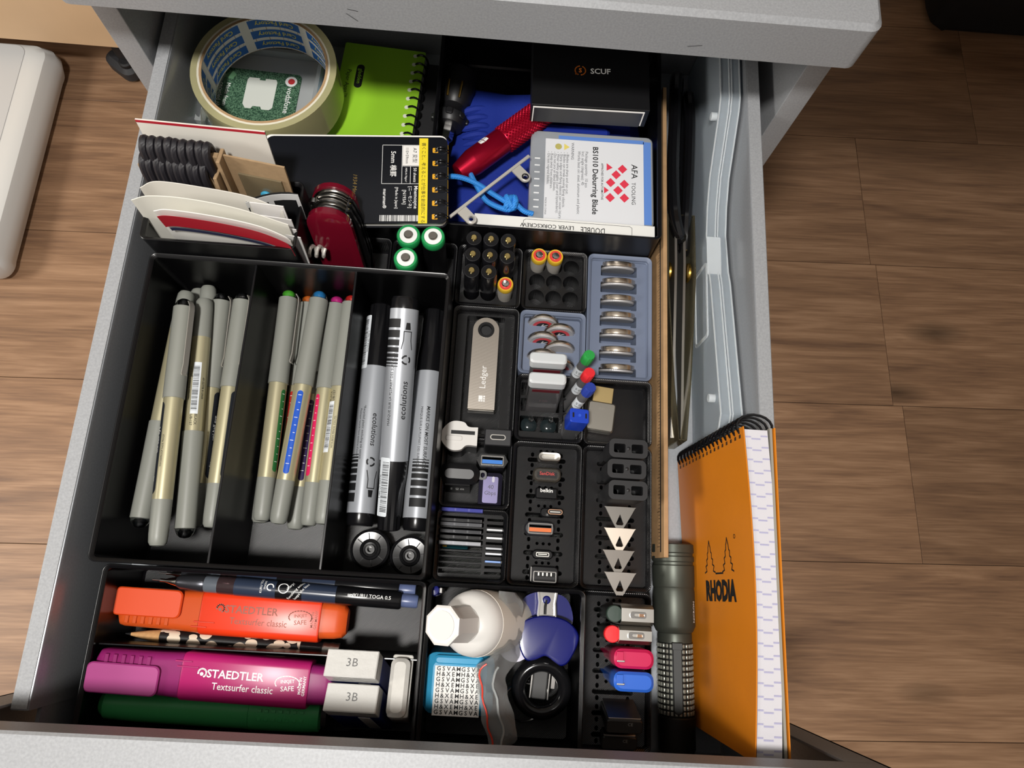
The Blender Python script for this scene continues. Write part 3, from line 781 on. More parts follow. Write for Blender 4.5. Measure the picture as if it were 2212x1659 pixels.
# ---------------------------------------------------------------- coin cells
COIN = mat('coin_steel', 'd8ccbc', 0.26, metal=1.0); COINF = mat('coin_face', 'b4b4b6', 0.45, metal=0.35, bump=('wave', 0.5, 0.4, (0, 0, 0.8)))
ords = ('first', 'second', 'third', 'fourth', 'fifth', 'sixth', 'seventh')
def coin(lb, M, grp, R=12.0, th=4.9, red=False):
    t = thing('coin_cell', lb, 'battery', M @ RX(90), grp)      # local z looks to the drawer front
    MB().lathe([(R - 1.2, -th), (R - 0.3, -th + 0.3), (R, -th + 0.9), (R, -1.7), (R - 0.4, -1.3), (R - 1.0, -1.2)], 40).build('can', COIN, t)
    MB().lathe([(R - 0.9, -1.6), (R - 0.9, -0.5), (R - 1.4, 0), (0.1, 0)], 40).build('lid', COINF, t)
    if red:
        lettering(t, [(circ(6.6, 28), 0, 0, 1)], mat('label_red', 'c8434a', 0.4), T(0, 0, 0.05), 'red_ring')
        lettering(t, [(circ(4.4, 24), 0, 0, 1)], mat('label_black', '1a1a1c', 0.4), T(0, 0, 0.1), 'black_disc')
        lettering(t, [('K', 0, 0, 5.0, -10, {'bold': .1, 'shear': .2}), ('CR2032', 0, 8.0, 1.3)], mat('label_grey', 'd0d0d0', 0.4), T(0, 0, 0.15))
    return t
proto = None
for i in range(7):
    y = 168 + 36.2 - i * 11.6
    lb = 'large coin cell standing in the %s slot from the back of the long slate tray' % ords[i]
    M = T(273, y - 1.2, 14.2) @ RX(13)
    if proto is None: proto = coin(lb, M, 'large coin cells'); 
    else: copy_thing(proto, M @ RX(90), lb, 'large coin cells')
proto = None
for i, (x, y) in enumerate(((225.4, 161.6), (236.0, 156.2), (225.7, 150.2), (236.3, 144.8), (225.8, 138.8), (236.4, 133.5))):
    side = 'pen bin' if i % 2 == 0 else 'large cells'
    lb = 'small coin cell nearer the %s, %s of its column from the back' % (side, ords[i // 2])
    M = T(x, y - 1.4, 16.6) @ RX(-12)
    if i == 3:
        o = coin(lb, M, 'small coin cells', 10, 3.6, False)
    elif proto is None: proto = coin(lb, M, 'small coin cells', 10, 3.6, True)
    else: copy_thing(proto, M @ RX(90), lb, 'small coin cells')

# ---------------------------------------------------------------- swivel-cover memory stick
t = thing('memory_stick', 'brushed steel swivel-cover memory stick with round hinge hole', 'memory stick', T(189.4, 132, 11))
MB().box(0, 1, 0, 15.6, 58, 6.2, r=2, ch=0.5).build('body', MBLACK, t)
out = [(x, y) for x, y in [(-8.2, -29.5), (8.2, -29.5)] + [(8.2 * math.cos(a), 22.0 + 8.2 * math.sin(a)) for a in [math.pi * k / 16 for k in range(17)]]]
MB().plate(out, [circ(4.6, 24, 0, 22)], 8.2, 9.2).build('swivel_cover', mat('brushed_champagne', 'b5ada3', 0.34, metal=1.0, bump=('wave', 0.35, 0.12, (0, 0, math.radians(90)))), t)
MB().box(0, -30.2, 3.2, 16.4, 1.2, 5.8, ch=0.4).build('cover_fold', STEEL, t)
MB().plate(circ(5.2, 24, 0, 22), [circ(3.6, 24, 0, 22)], 3, 9.5).build('hinge_ring', BLACK, t)
lettering(t, [('Ledger', 0.2, -9.0, 3.9, 90, {'bold': -0.01})], WINK, T(0, 0, 9.25))
sq = [rect(-1.6, -20.8 - 2.6, 0.9, -20.8), rect(-1.6, -24.2 - 0.4, -0.4, -23.6), rect(-0.1, -24.6, 1.0, -23.6), rect(1.4, -24.6, 2.3, -23.6), rect(1.3, -23.2, 2.3, -22.2), rect(1.3, -21.8, 2.3, -20.8)]
lettering(t, [(q, 0, 0, 1) for q in sq], WINK, T(-0.3, 0, 9.25), 'logo')

# ---------------------------------------------------------------- pencil leads
FROST = mat('frosted_cap', 'c2c6c8', 0.35, sss=0.2); LEADC = mat('lead_case', '3a1d22', 0.12, trans=0.35); LEADW = mat('case_clear', 'c9c9cb', 0.1, trans=0.85)
def lead_case(lb, M):
    t = thing('lead_case', lb, 'lead case', M, 'flat pencil lead cases')
    MB().box(0, 0, 0, 19.6, 6.0, 44, r=1.5, ch=0.4).build('case', LEADW, t)
    MB().box(0, 0, 2, 17, 4.2, 38, r=1).build('leads', mat('lead_dark', '2a1417', 0.4), t)
    MB().box(0, -3.02, 38, 16, 0.3, 3).build('red_band', mat('dark_red', '5a1a22', 0.4), t)
    MB().box(0, 0, 43, 21.4, 7.0, 8, r=2.2, ch=0.9).build('cap', FROST, t)
    lettering(t, [('HB', 0, 26, 3)], mat('dim_ink', '6a5a5c', 0.6), T(0, -3.06, 0) @ RX(90))
    return t
lead_case('flat pencil lead case with frosted white cap, nearer the slate tray', zframe((226.5, 117.5, 5), (226.6, 127.6, 56)))
lead_case('flat pencil lead case with frosted white cap, nearer the drawer front', zframe((226.5, 105.5, 5), (226.6, 115.0, 54)))
for lb, c, p0, p1 in (('clear pencil lead tube with green cap', '2f9a48', (241.5, 121.0, 5), (250.9, 132.2, 50)), ('clear pencil lead tube with red cap', 'dc2f36', (241.5, 111.0, 5), (251.2, 121.4, 50)), ('clear pencil lead tube with blue cap', '2c3f96', (241.8, 101.8, 5), (252.0, 112.6, 50))):
    t = thing('lead_tube', lb, 'lead tube', frame(p0, p1, roll=0), 'pencil lead tubes')
    MB().rod([(2.6, 0), (3.0, 0.6), (3.0, 41), (2.4, 42), (2.2, 42.2)], 16).build('tube', LEADW, t)
    MB().rod([(1.2, 1), (1.3, 38)], 10).build('leads', mat('lead_dark', '2a1417', 0.4), t)
    L = []
    for x, r in ((40, 3.0), (40.4, 3.5), (47, 3.5), (47.8, 3.2)):
        L.append([(x, (r - (0.2 if i % 2 else 0)) * math.cos(2 * math.pi * i / 24), (r - (0.2 if i % 2 else 0)) * math.sin(2 * math.pi * i / 24)) for i in range(24)])
    MB().loft(L).build('cap', mat('cap_' + c, c, 0.4), t)
    lb_ = lettering(t, [(rect(24, -4.5, 33, 4.5), 0, 0, 1)], BARW, RX(20), 'paper_label', wrap=3.06)
    lettering(lb_, [('0.5', 30, 0, 2.2, 90), ('mm', 26.8, 0, 1.6, 90)], INK, RX(20), wrap=3.12)
t = thing('lead_case', 'small box-shaped lead case with blue lid beside the blue-capped tube', 'lead case', zframe((242.5, 91.0, 4), (247.2, 97.4, 42)))
MB().box(0, 0, 0, 10.4, 8.0, 26, r=1, ch=0.3).build('case', LEADW, t)
MB().box(0, 0, 1, 8, 6, 22).build('leads', mat('lead_navy', '1c2430', 0.3), t)
cp = MB().box(0, 0, 25, 11.4, 8.8, 14, r=1.2, ch=0.5).build('lid', mat('lid_blue', '1f3fb0', 0.35), t)
for sx in (-1, 1): MB().box(sx * 3.8, 0, 38.9, 1.0, 3.0, 0.25).build('slot', INK, cp)
MB().lathe([(0.9, 39), (0.9, 39.3), (0.1, 39.3)], 12).build('dimple', mat('lid_blue2', '3458c8', 0.35), cp)
for lb, x in (('round dark suction disc nearer the memory stick tray', 219.6), ('round dark suction disc nearer the lead tubes', 231.8)):
    t = thing('suction_disc', lb, 'disc', T(x, 96.5, 6), 'dark discs in the lead tray')
    MB().lathe([(4.4, 0), (5.0, 0.5), (5.0, 5), (3.0, 6.4), (1.2, 6.8), (0.1, 6.8)], 24).build('body', mat('smoky_disc', '20282a', 0.15), t)
    MB().at(T(1.2, 3.0, 7.4)).lathe([(1.4, 0), (1.7, .5), (1.6, 1.2), (0.8, 1.0)], 14).build('knob', CLEAR, t)

# metal memory stick lying in the shallow bin
t = thing('memory_stick', 'short silver memory stick with gold plug lying in the shallow bin', 'memory stick', T(263.2, 103.8, 13) @ RZ(-6))
MB().box(0, -1, 0, 17.2, 18.5, 8, r=1.6, ch=0.8).build('body', mat('silver_shell', 'a9a59c', 0.33, metal=0.9), t)
MB().box(0, 13, 1.6, 12.4, 11, 4.6, ch=0.3).build('plug', mat('pale_gold', 'c2ab78', 0.38, metal=.8), t)
lettering(t, [('USB', 0, 4, 1.6, 180)], mat('grey_etch', '8a867e', 0.5), T(0, 0, 8.05))

# ---------------------------------------------------------------- adapters
DK = mat('adapter_black', '242427', 0.45, bump=('noise', 0.4, 0.25)); ALU = mat('adapter_violet_grey', '55516a', 0.42, metal=0.8); BLUEU = mat('usb_blue', '2f78d0', 0.35)
t = thing('card_reader', 'white and black round-ended plug adapter standing at the pen bin wall', 'adapter', T(178.0, 82.8, 8))
out = bez([(10.5, 5.5), (5, 5.6), (2, 8.2), (-5, 8.2), (-10, 3), (-10, -3.5), (-5, -8.2), (1, -8.2), (4.5, -5.4), (10.5, -5.4)], 5)
out = [(x, y) for x, y, *_ in out]
MB().prism(out, 0, 20).build('body', BLACK, t)
MB().prism([(x * 1.01, y * 1.01) for x, y in out], 20, 25).build('top_plate', WHITE, t)
MB().box(2, 2.0, 25, 14, 2.2, 0.15).build('slot', INK, t)
MB().box(-3, -1.6, 24.9, 9.6, 3.0, 0.7, r=1, ch=0.25).build('tab', WHITE, t)
lettering(t, [('32 GB', 6, -12, 1.5, 90)], WINK, T(0, -5.5, 12) @ RX(90))
t = thing('plug_adapter', 'black adapter block with an oval socket, behind the blue socket', 'adapter', T(200.6, 83.0, 8))
MB().box(0, 0, 0, 15.6, 9.8, 26, r=0.8, ch=0.5).build('body', DK, t)
s_ = MB().plate(caps(0, 0, 9.2, 3.2), [caps(0, 0, 8.0, 2.2)], 25.6, 26.5).build('socket_rim', STEEL, t)
MB().prism(caps(0, 0, 8.0, 2.2), 25.9, 26.05).build('socket_opening', INK, t)
MB().box(0, 0, 26.0, 6, 0.6, 0.35).build('tongue', MBLACK, t)
def usb_socket(t, z, c, w=13.2, h=5.6, x=0, y=0):
    r_ = MB().plate(rrect(w, h, 0.5, 2, x, y), [rrect(w - 1, h - 1, 0.3, 2, x, y)], z - 2, z + 0.4).build('socket_shell', CHROME, t)
    MB().box(x, y, z - 1.6, w - 1, h - 1, 0.4).build('socket_floor', INK, r_)
    MB().box(x, y - 0.7, z - 1.4, w - 1.4, 2.2, 1.6).build('tongue', c, r_)
    MB().box(x, y + 1.3, z - 1.4, w - 1.4, 1.2, 1.2).build('tongue_step', c, r_)
    return r_
t = thing('plug_adapter', 'adapter with a bright blue socket behind the 40 Gbps plug', 'adapter', T(198.2, 69.4, 8))
MB().prism([(-9.2, 0), (-7, 3.8), (7, 3.8), (9.2, 0), (7, -3.8), (-7, -3.8)], 0, 24).build('body', BLACK, t)
usb_socket(t, 24.2, BLUEU)
t = thing('plug_adapter', 'violet grey metal plug lettered 40 Gbps lying in front of the blue socket', 'adapter', T(198.2, 54.8, 9) @ RX(4))
MB().box(0, 0, 0, 13.8, 20.4, 9.5, r=2.2, ch=2.4).build('body', ALU, t)
MB().box(0, 0, 0.6, 14.0, 19.6, 4, r=2.2, ch=0.4).build('base', BLACK, t)
lettering(t, [('40', 0.2, 1.6, 2.6), ('Gbps', 0, -2.0, 2.4)], mat('etch_dark', '3c3948', 0.5), T(0, 0, 9.56))
MB().box(1.5, 6.2, 9.45, 1.6, 3.4, 0.15, r=0.7).build('light_window', mat('pale_window', 'b9b6c4', 0.3), t)
t = thing('card_reader', 'black pill-shaped card reader with a side loop lying across the tray', 'adapter', T(179.4, 63.2, 14) @ RX(8))
MB().box(0, 0, 0, 23.6, 12.0, 14, r=5.2, ch=3.2).build('body', mat('satin_black', '18181a', 0.42), t)
MB().box(0, -1.0, -5, 21, 11, 9, r=3.5, ch=1).build('base', BLACK, t)
MB().plate(rrect(5.4, 5.6, 2, 3, 13.4, 0), [rrect(2.4, 3.0, 1, 3, 13.8, 0)], 4, 8).build('loop', MATS['satin_black'], t)
t = thing('memory_card', 'black memory card adapter with white print standing under the pill-shaped reader', 'memory card', T(178.6, 53.6, 7.5) @ RX(-8))
MB().box(0, 0, 0, 15, 2.2, 16, ch=0.2).build('card', BLACK, t)
lettering(t, [('micro', -3.6, 9, 1.4, 90), ('HC I', 0, 9, 1.8, 90, {'bold': .04}), ('SD', 3, 9, 2.2, 90, {'bold': .05})], WINK, T(0, -1.15, 0) @ RX(90))

# ---------------------------------------------------------------- memory cards in their slotted bin
cols_ = [('blue-topped', '3a3f96'), ('black', '1b1b1e'), ('grey-edged black', '55565a'), ('dark grey', '38393d'), ('black ribbed', '151517'), ('silver-edged', 'a8aab0')]
for i, (lb, c) in enumerate(cols_):
    y = (40.7, 35.0, 32.6, 28.6, 25.4, 22.0)[i]
    t = thing('memory_card', '%s memory card, %s from the back in its slotted bin' % (lb, ords[i]), 'memory card', T(182.6, y - 0.2, 6), 'memory cards in slots')
    MB().box(0, 0, 0, 24, 2.1, 18.6 + (2.6 if i == 0 else 0.4 * (i % 3)), ch=0.25).build('card', mat('card_' + c, c, 0.35), t)
    for sx in (-1, 0, 1): MB().box(sx * 7.8, 0, 18.7 + (2.6 if i == 0 else 0.4 * (i % 3)), 6.8, 1.5, 0.25).build('edge_ridge', mat('card_edge_' + c, c, 0.2), t)
t = thing('memory_card', 'thin teal and yellow card tilted in the slotted bin', 'memory card', T(179.6, 19.2, 14) @ RX(-62))
MB().box(0, 4, 0, 15.2, 11, 1.0, r=0.8, ch=0.15).build('card', mat('teal_card', '16424a', 0.3), t)
MB().box(-6, 4, 1.0, 2.4, 9, 0.06).build('yellow_strip', mat('card_yellow', 'b8912c', 0.4), t)
lettering(t, [(caps(1.2, 4.6, 9, 3.4), 0, 0, 1)], mat('card_grey', '8a9496', 0.4), T(0, 0, 1.08), 'oval_mark')
for i, y in enumerate((30.6, 25.9, 20.0, 17.0, 12.6)):
    t = thing('micro_card', '%s tiny card, %s from the back in the narrow slots' % (('silver', 'white', 'grey', 'silver', 'blue-edged')[i], ords[i]), 'memory card', T(202.2, y - 0.1, 6), 'tiny cards in slots')
    c = ('c4c6c8', 'd8d8d8', 'a0a2a6', 'bcbec2', '6a86b8')[i]
    MB().box(0, 0, 0, 9.2, 1.2, 16.4, ch=0.2).build('card', mat('micro_' + c, c, 0.3, metal=0.3), t)
    MB().box(4.9, 0, 9, 0.6, 1.2, 7).build('notch_edge', BLACK, t)

# ---------------------------------------------------------------- plugs standing in the key-slot bin
t = thing('memory_stick', 'steel loop-topped memory stick, rearmost in its column', 'memory stick', T(231.2, 73.2, 10))
MB().box(0, 0, 0, 12, 4.4, 18, ch=0.4).build('plug', mat('dark_steel', '6a6560', 0.3, metal=1.0), t)
MB().loft([[(x * s, y * s2, z) for x, y in rrect(12.6, 5.2, 2.4, 4)] for s, s2, z in ((1, .9, 18), (1.06, 1, 19), (1.06, 1, 25.6), (1.0, .9, 26), (.82, .6, 25.8), (.8, .55, 21))]).build('loop', STEEL, t)
t = thing('memory_stick', 'speckled black memory stick lettered in red behind the white-lettered one', 'memory stick', T(230.6, 63.4, 12))
MB().box(0, 0, 0, 12, 4.6, 10, ch=0.3).build('plug', BLACK, t)
MB().box(0, 0, 9, 16.4, 8.0, 10, r=3.2, ch=0.8).build('body', mat('speckled', '3a3630', 0.3, var=(2600, 0.55)), t)
MB().box(0, -0.2, 18.9, 11.6, 3.4, 0.2).build('dark_panel', INK, t)
lettering(t, [('SanDisk', 0, 0.5, 2.0, 0, {'bold': .03})], mat('red_ink', 'c8403c', 0.4), T(0, 0, 19.15))
t = thing('memory_stick', 'small glossy black plug with white lettering on its top', 'memory stick', T(230.8, 52.6, 12))
MB().box(0, 0, 0, 12, 4.6, 10, ch=0.3).build('plug', BLACK, t)
MB().box(0, 0, 8, 12.8, 6.4, 10, r=1, ch=0.6).build('body', MKB, t)
lettering(t, [('belkin', 0, 1.6, 2.3, 0, {'bold': .04})], WINK, T(0, 0, 18.06))
t = thing('plug_adapter', 'slim black cable plug with an oval steel socket set to one side', 'plug', T(234.4, 42.4, 8))
MB().box(0, 0, 0, 12, 5.6, 14, r=2, ch=0.6).build('body', MKB, t)
MB().box(2.2, 0.1, 13, 9.4, 4.0, 6, r=1.9, ch=0.4).build('collar', BLACK, t)
MB().plate(caps(2.2, 0.1, 8.6, 3.0), [caps(2.2, 0.1, 7.6, 2.1)], 18.6, 19.5).build('socket_rim', mat('copper_rim', 'b08a70', 0.3, metal=1.0), t)
MB().box(2.2, 0.1, 19.0, 6, 0.7, 0.3).build('tongue', STEEL, t)
t = thing('plug_adapter', 'rounded black plug with an orange socket', 'plug', T(228.0, 32.6, 8))
MB().box(0, 0, 0, 17.8, 8.4, 18, r=4.0, ch=0.8).build('body', mat('satin_black2', '26262a', 0.35), t)
usb_socket(t, 18.2, mat('usb_orange', 'e0702c', 0.35), 14.2, 6.0, 0.4, 0)
t = thing('plug_adapter', 'flat oval black plug with a small grey socket, before the last plug', 'plug', T(230.6, 18.2, 8))
MB().box(0, 0, 0, 12.4, 5.4, 15, r=2.6, ch=0.7).build('body', MKB, t)
MB().plate(rrect(7.6, 2.4, 0.6, 2), [rrect(6.8, 1.6, 0.4, 2)], 14.7, 15.5).build('socket_rim', STEEL, t)
MB().box(0, 0.1, 15.0, 5.2, 0.5, 0.35).build('tongue', STEEL, t)
t = thing('plug_adapter', 'square black plug with four silver contacts nearest the front bins', 'plug', T(231.6, 6.6, 8))
MB().box(0, 0, 0, 16.6, 10.0, 17, r=2.2, ch=0.6).build('body', MKB, t)
MB().plate(rrect(13.2, 6.0, 0.6, 2, 0.6, -0.8), [rrect(12.2, 5.0, 0.4, 2, 0.6, -0.8)], 16.8, 17.8).build('socket_rim', CHROME, t)
MB().box(0.6, -1.6, 17, 11.6, 1.6, 0.4).build('tongue', MBLACK, t)
for k in range(4): MB().box(-3 + k * 2.4, 0.6, 17, 0.8, 1.8, 0.5).build('contact', STEEL, t)
MB().box(-7.4, 0.4, 16.9, 0.6, 8, 0.5).build('chrome_strip', CHROME, t)

# ---------------------------------------------------------------- cable clips and triangular clips
CLIPK = mat('clip_black', '1c1c1e', 0.5)
for i, y in enumerate((76.2, 64.8, 53.2)):
    lb = 'black oblong clip with two windows, %s from the back' % ords[i]
    t = thing('cable_clip', lb, 'clip', T(272.4 - (0.8 if i == 1 else 0), y, 10), 'black two-window clips')
    MB().plate(rrect(21.4, 10.4, 3.0, 5), [rrect(6.4, 5.0, 0.8, 3, -4.9, 0), rrect(6.4, 5.0, 0.8, 3, 4.9, 0)], 30, 50).build('head', CLIPK, t)
    MB().box(0, 0, 30, 20, 9.6, 1.0, r=2.6).build('head_floor', INK, t)
    MB().ball((0, 0, 50), 1.1, 10, (1, 1, .5)).build('pip', CLIPK, t)
    MB().box(-6.0, 0, 0, 8, 6, 31, r=1, ch=0.4).build('stem', CLIPK, t)
for i, (y, c, lb) in enumerate(((46.6, '77746f', 'dark grey triangular clip behind the pale one'), (34.6, 'cfc4b6', 'pale silver triangular clip, second from the back'), (22.4, '7e7973', 'grey triangular clip in front of the pale one'), (10.4, '8c8781', 'grey triangular clip nearest the front bins'))):
    t = thing('triangular_clip', lb, 'clip', T(272.6 - (0.6 if i == 2 else 0) + (0.5 if i == 3 else 0), y, 36) @ RX(6), 'triangular clips')
    m_ = mat('clip_' + c, c, 0.36, metal=0.55)
    o_ = [(x, yy) for x, yy, *_ in bez([(-7.6, 0), (7.6, 0), (8.2, -1.0), (2.4, -11.4), (1.2, -12.2), (-1.2, -12.2), (-2.4, -11.4), (-8.2, -1.0)], 3, True)]
    MB().plate(o_, [[(0, -4.0), (2.2, -9.4), (1.6, -10.2), (-1.6, -10.2), (-2.2, -9.4)]], 0, 1.8).build('plate', m_, t)
    MB().box(0, -2, -26, 5, 2.2, 26, ch=0.3).build('stem', m_, t)

# ---------------------------------------------------------------- memory sticks at the drawer front
def swivel(lb, y, body, w, x0):
    dark = mat('stick_dark', '1a1d1c', 0.4)
    t = thing('memory_stick', lb, 'memory stick', T(x0, y, 8) @ RX(0), 'steel-capped memory sticks')
    MB().box(0, 0, 0, 16, 7.4, 42, r=3.0, ch=1.0).build('body', dark, t)
    MB().at(T(-5.0, 0, 41)).lathe([(4.4, 0), (4.4, 3), (4.0, 3.6), (0.1, 3.7)], 20).build('end_cap', body, t)
    mb = MB()
    pr = [(y_, z_) for y_, z_ in ((-w / 2, 24), (-w / 2, 46), (-w / 2 + 2, 49.4), (w / 2 - 2, 49.4), (w / 2, 46), (w / 2, 24), (w / 2 - 0.8, 24), (w / 2 - 0.8, 45.6), (w / 2 - 2.2, 48.5), (-w / 2 + 2.2, 48.5), (-w / 2 + 0.8, 45.6), (-w / 2 + 0.8, 24))]
    mb.loft([[(x, a, b) for a, b in pr] for x in (-2.4, 14.6)]).build('swivel_cover', STEEL, t)
    MB().plate(rrect(8.5, 3.2, 1.2, 3, 6.2, 0), [rrect(5.4, 1.6, 0.7, 3, 6.8, 0)], 49.3, 50.6).build('keyring_loop', CHROME, t)
    MB().box(8.4, 0, 49.35, 3, 1.6, .3).build('inner_glint', mat('copper_rim', 'b08a70', 0.3, metal=1.0), t)
    return t
swivel('steel swivel memory stick with dark green body, rearmost of the front tray', -11.4, mat('stick_green', '35443c', 0.4), 10.6, 272.6)
swivel('steel swivel memory stick with bright red end', -21.6, mat('stick_red', 'e8292e', 0.35), 9.0, 271.6)
for lb, c, y, c2 in (('crimson memory stick with rounded cap', 'c01a50', -33.0, 'e02a62'), ('bright blue memory stick with rounded cap at the shadow edge', '2a62c8', -44.0, '4a86e8')):
    t = thing('memory_stick', lb, 'memory stick', T(276.6, y, 8), 'coloured rounded memory sticks')
    m_ = mat('stick_' + c, c, 0.34)
    MB().loft([[(x, yy, z) for x, yy in rrect(w, d, 2.6, 4)] for w, d, z in ((17.5, 6.8, 0), (18.6, 8, 34))]).build('body', mat('stick_smoke_' + c, c, 0.3, trans=0.3), t)
    MB().box(0.4, 0, 33, 20.6, 9.6, 17, r=3.8, ch=1.4).build('cap', m_, t)
    MB().box(-7.0, 1.2, 49.7, 3.4, 4.4, 1.0, ch=0.2).build('catch', m_, t)
    MB().box(-6.6, -1.2, 49.8, 4.0, 1.0, 0.8, ch=0.2).build('catch_bar', STEEL, t)
for lb, y, z in (('flat black memory stick leaning in shadow behind its twin', -60.5, 37), ('flat black memory stick lowest in the dark front corner', -71.0, 24)):
    t = thing('memory_stick', lb, 'memory stick', T(276.0, y - 1, z - 18) @ RX(18), 'flat black memory sticks')
    MB().box(0, 0, 0, 19.4, 7.0, 22, r=1.6, ch=0.5).build('body', mat('stick_black', '2a2b2b', 0.28), t)
    MB().box(0, 3.8, -2, 17.4, 1.0, 23, ch=0.2).build('clip_plate', STEEL, t)
    lettering(t, [('CE', 3, 1.4, 1.7)], mat('pale_ink', '9a9e9c', 0.5), T(0, 0, 22.05))
# ---------------------------------------------------------------- back of the drawer, outer half
t = thing('tape_roll', 'large roll of clear packing tape with blue and yellow printed core', 'tape', T(40, 302.5, 33))
def ring(r0, r1, z0, z1, n=56):
    return MB().loft([[(r * math.cos(2 * math.pi * i / n), r * math.sin(2 * math.pi * i / n), z) for i in range(n)] for r, z in ((r0, z0), (r1, z0), (r1, z1), (r0, z1))], close=True)
ring(41.0, 45.0, 0, 27).build('tape', mat('clear_tape', 'cfc99a', 0.12, trans=0.45, ior=1.3), t)
ring(39.7, 41.0, 0.2, 27).build('tape_edge', mat('tape_white_edge', 'd9d4c2', 0.3), t)
co = ring(38.2, 39.7, 0, 27.1).build('core', mat('core_board', 'a88a66', 0.8), t)
def inner_print(items, R, m, name, parent):
    """print on the inside of the core: x = arc length, y = height"""
    mb = MB()
    for it in items:
        if isinstance(it[0], str):
            V, F = text_vf(it[0], it[3], **(it[4] if len(it) > 4 else {}))
        else: V, F = [(a, b, 0.0) for a, b in it[0]], [tuple(range(len(it[0])))]
        bm = bmesh.new(); vv = [bm.verts.new((it[1] + a, it[2] + b, 0)) for a, b, _ in V]
        for f in F:
            try: bm.faces.new([vv[i] for i in f])
            except ValueError: pass
        xs = [v.co.x for v in bm.verts]; k = min(xs)
        while k < max(xs):
            bmesh.ops.bisect_plane(bm, geom=bm.verts[:] + bm.edges[:] + bm.faces[:], plane_co=(k, 0, 0), plane_no=(1, 0, 0), dist=1e-5); k += 3.0
        bm.verts.index_update()
        mb.add([(R * math.sin(-v.co.x / R), R * math.cos(v.co.x / R), (2 * it[2] - v.co.y) if isinstance(it[0], str) else v.co.y) for v in bm.verts], [tuple(v.index for v in f.verts) for f in bm.faces]); bm.free()
    return mb.build(name, m, parent)
full = 2 * math.pi * 38.1
inner_print([(rect(-full / 2, 0.3, full / 2, 26.8), 0, 0, 1)], 38.15, mat('core_white', 'dcd9d0', 0.6), 'core_liner', co)
blocks, words_ = [], []
for k in range(6):
    cx = (k - 2.5) * full / 6 + full / 12
    for r_, z in enumerate((4.6, 13.6, 22.6)):
        blocks.append((rect(-17, -3.3, 17, 3.3), cx, z, 1))
        words_.append(('Card Factory', cx, z, 3.4, {'bold': .06}))
inner_print(blocks, 38.08, mat('print_blue', '1f5fa8', 0.55), 'blue_panel', co).__setitem__('kind', 'stuff')
mbw = inner_print([(w, x, z, s_, k_) for w, x, z, s_, k_ in words_], 38.0, mat('print_yellow', 'd8cc50', 0.55), 'lettering', co); mbw['kind'] = 'stuff'

t = thing('sim_case', 'clear plastic case with green sim card frame lying inside the tape roll', 'case', T(27.0, 311, 23) @ RZ(-2))
MB().box(0, 0, 0, 78, 62, 1.6, r=5, ch=0.4).build('tray', mat('frost_tray', 'c4c8c8', 0.25, trans=0.35), t)
MB().plate(rrect(78, 62, 5, 4), [rrect(73, 57, 4, 4)], 1.6, 8).build('rim', mat('case_rim', 'd4dada', 0.15, trans=0.6), t)
def speckle(name, a, b, sc):
    m = mat(name, a, 0.5); nt = m.node_tree; N = nt.nodes; L = nt.links
    tc = N.new('ShaderNodeTexCoord'); nz = N.new('ShaderNodeTexNoise'); nz.inputs['Scale'].default_value = sc; L.new(tc.outputs['Object'], nz.inputs['Vector'])
    cr = N.new('ShaderNodeValToRGB'); cr.color_ramp.elements[0].position = .4; cr.color_ramp.elements[0].color = lin(a); cr.color_ramp.elements[1].position = .62; cr.color_ramp.elements[1].color = lin(b)
    L.new(nz.outputs['Fac'], cr.inputs[0]); L.new(cr.outputs[0], N['Principled BSDF'].inputs['Base Color']); return m
cd = MB().box(-3, -6, 1.7, 57, 44, 0.8, r=3).build('card', speckle('sim_green', '20402f', '5f8468', 1100), t)
MB().plate([(-9, 10), (-2, 10), (-2, 8.5), (2, 8.5), (2, 10), (9, 10), (10, 8), (10, -12), (8, -14), (3, -14), (2, -12), (-3, -12), (-4, -14), (-8, -14), (-10, -11), (-10, 8)], [], 2.5, 2.7).build('cutout', mat('sim_pale', 'd8dcd4', 0.5), t)
lettering(cd, [('vodafone', 19, -5, 4.0, -90, {'bold': .02}), ('Made from', -22, -5, 3.0, -90), ('recycled plastic', -26.4, -9, 3.0, -90), (circ(4.0, 20), 19, 10, 1)], WINK, T(0, 0, 2.56))
lettering(cd, [(circ(2.3, 16), 19.2, 10, 1)], mat('logo_red', 'c8383c', 0.5), T(0, 0, 2.62), 'red_mark')
lettering(cd, [([(-27, 9), (-21, 14), (-18, 11), (-20, 7)], 0, 0, 1)], mat('leaf_green', '6a9a72', 0.5), T(0, 0, 2.6), 'leaf_mark')
tag(MB(T(33, 311, 1) @ RZ(2)).box(0, 0, 0, 78, 74, 21, r=2, ch=0.6).build('blue_packet', mat('pale_blue_paper', 'a9c2de', 0.6), None), 'pale blue packet lying under the tape roll', 'packet')
t = thing('plastic_bag', 'crumpled clear plastic bag beside the tape roll at the drawer wall', 'bag', T(-1, 300, 0))
g = [[(-5 + 8 * math.sin(u * 2.1 + v) * .5 + v * 3, -42 + u * 21, 2 + v * 14 + 2 * math.sin(u * 3 + v * 2)) for v in range(4)] for u in range(5)]
MB().sheet(g, 0.15).build('film', mat('bag_film', 'e8eae4', 0.15, trans=0.85, ior=1.1), t)

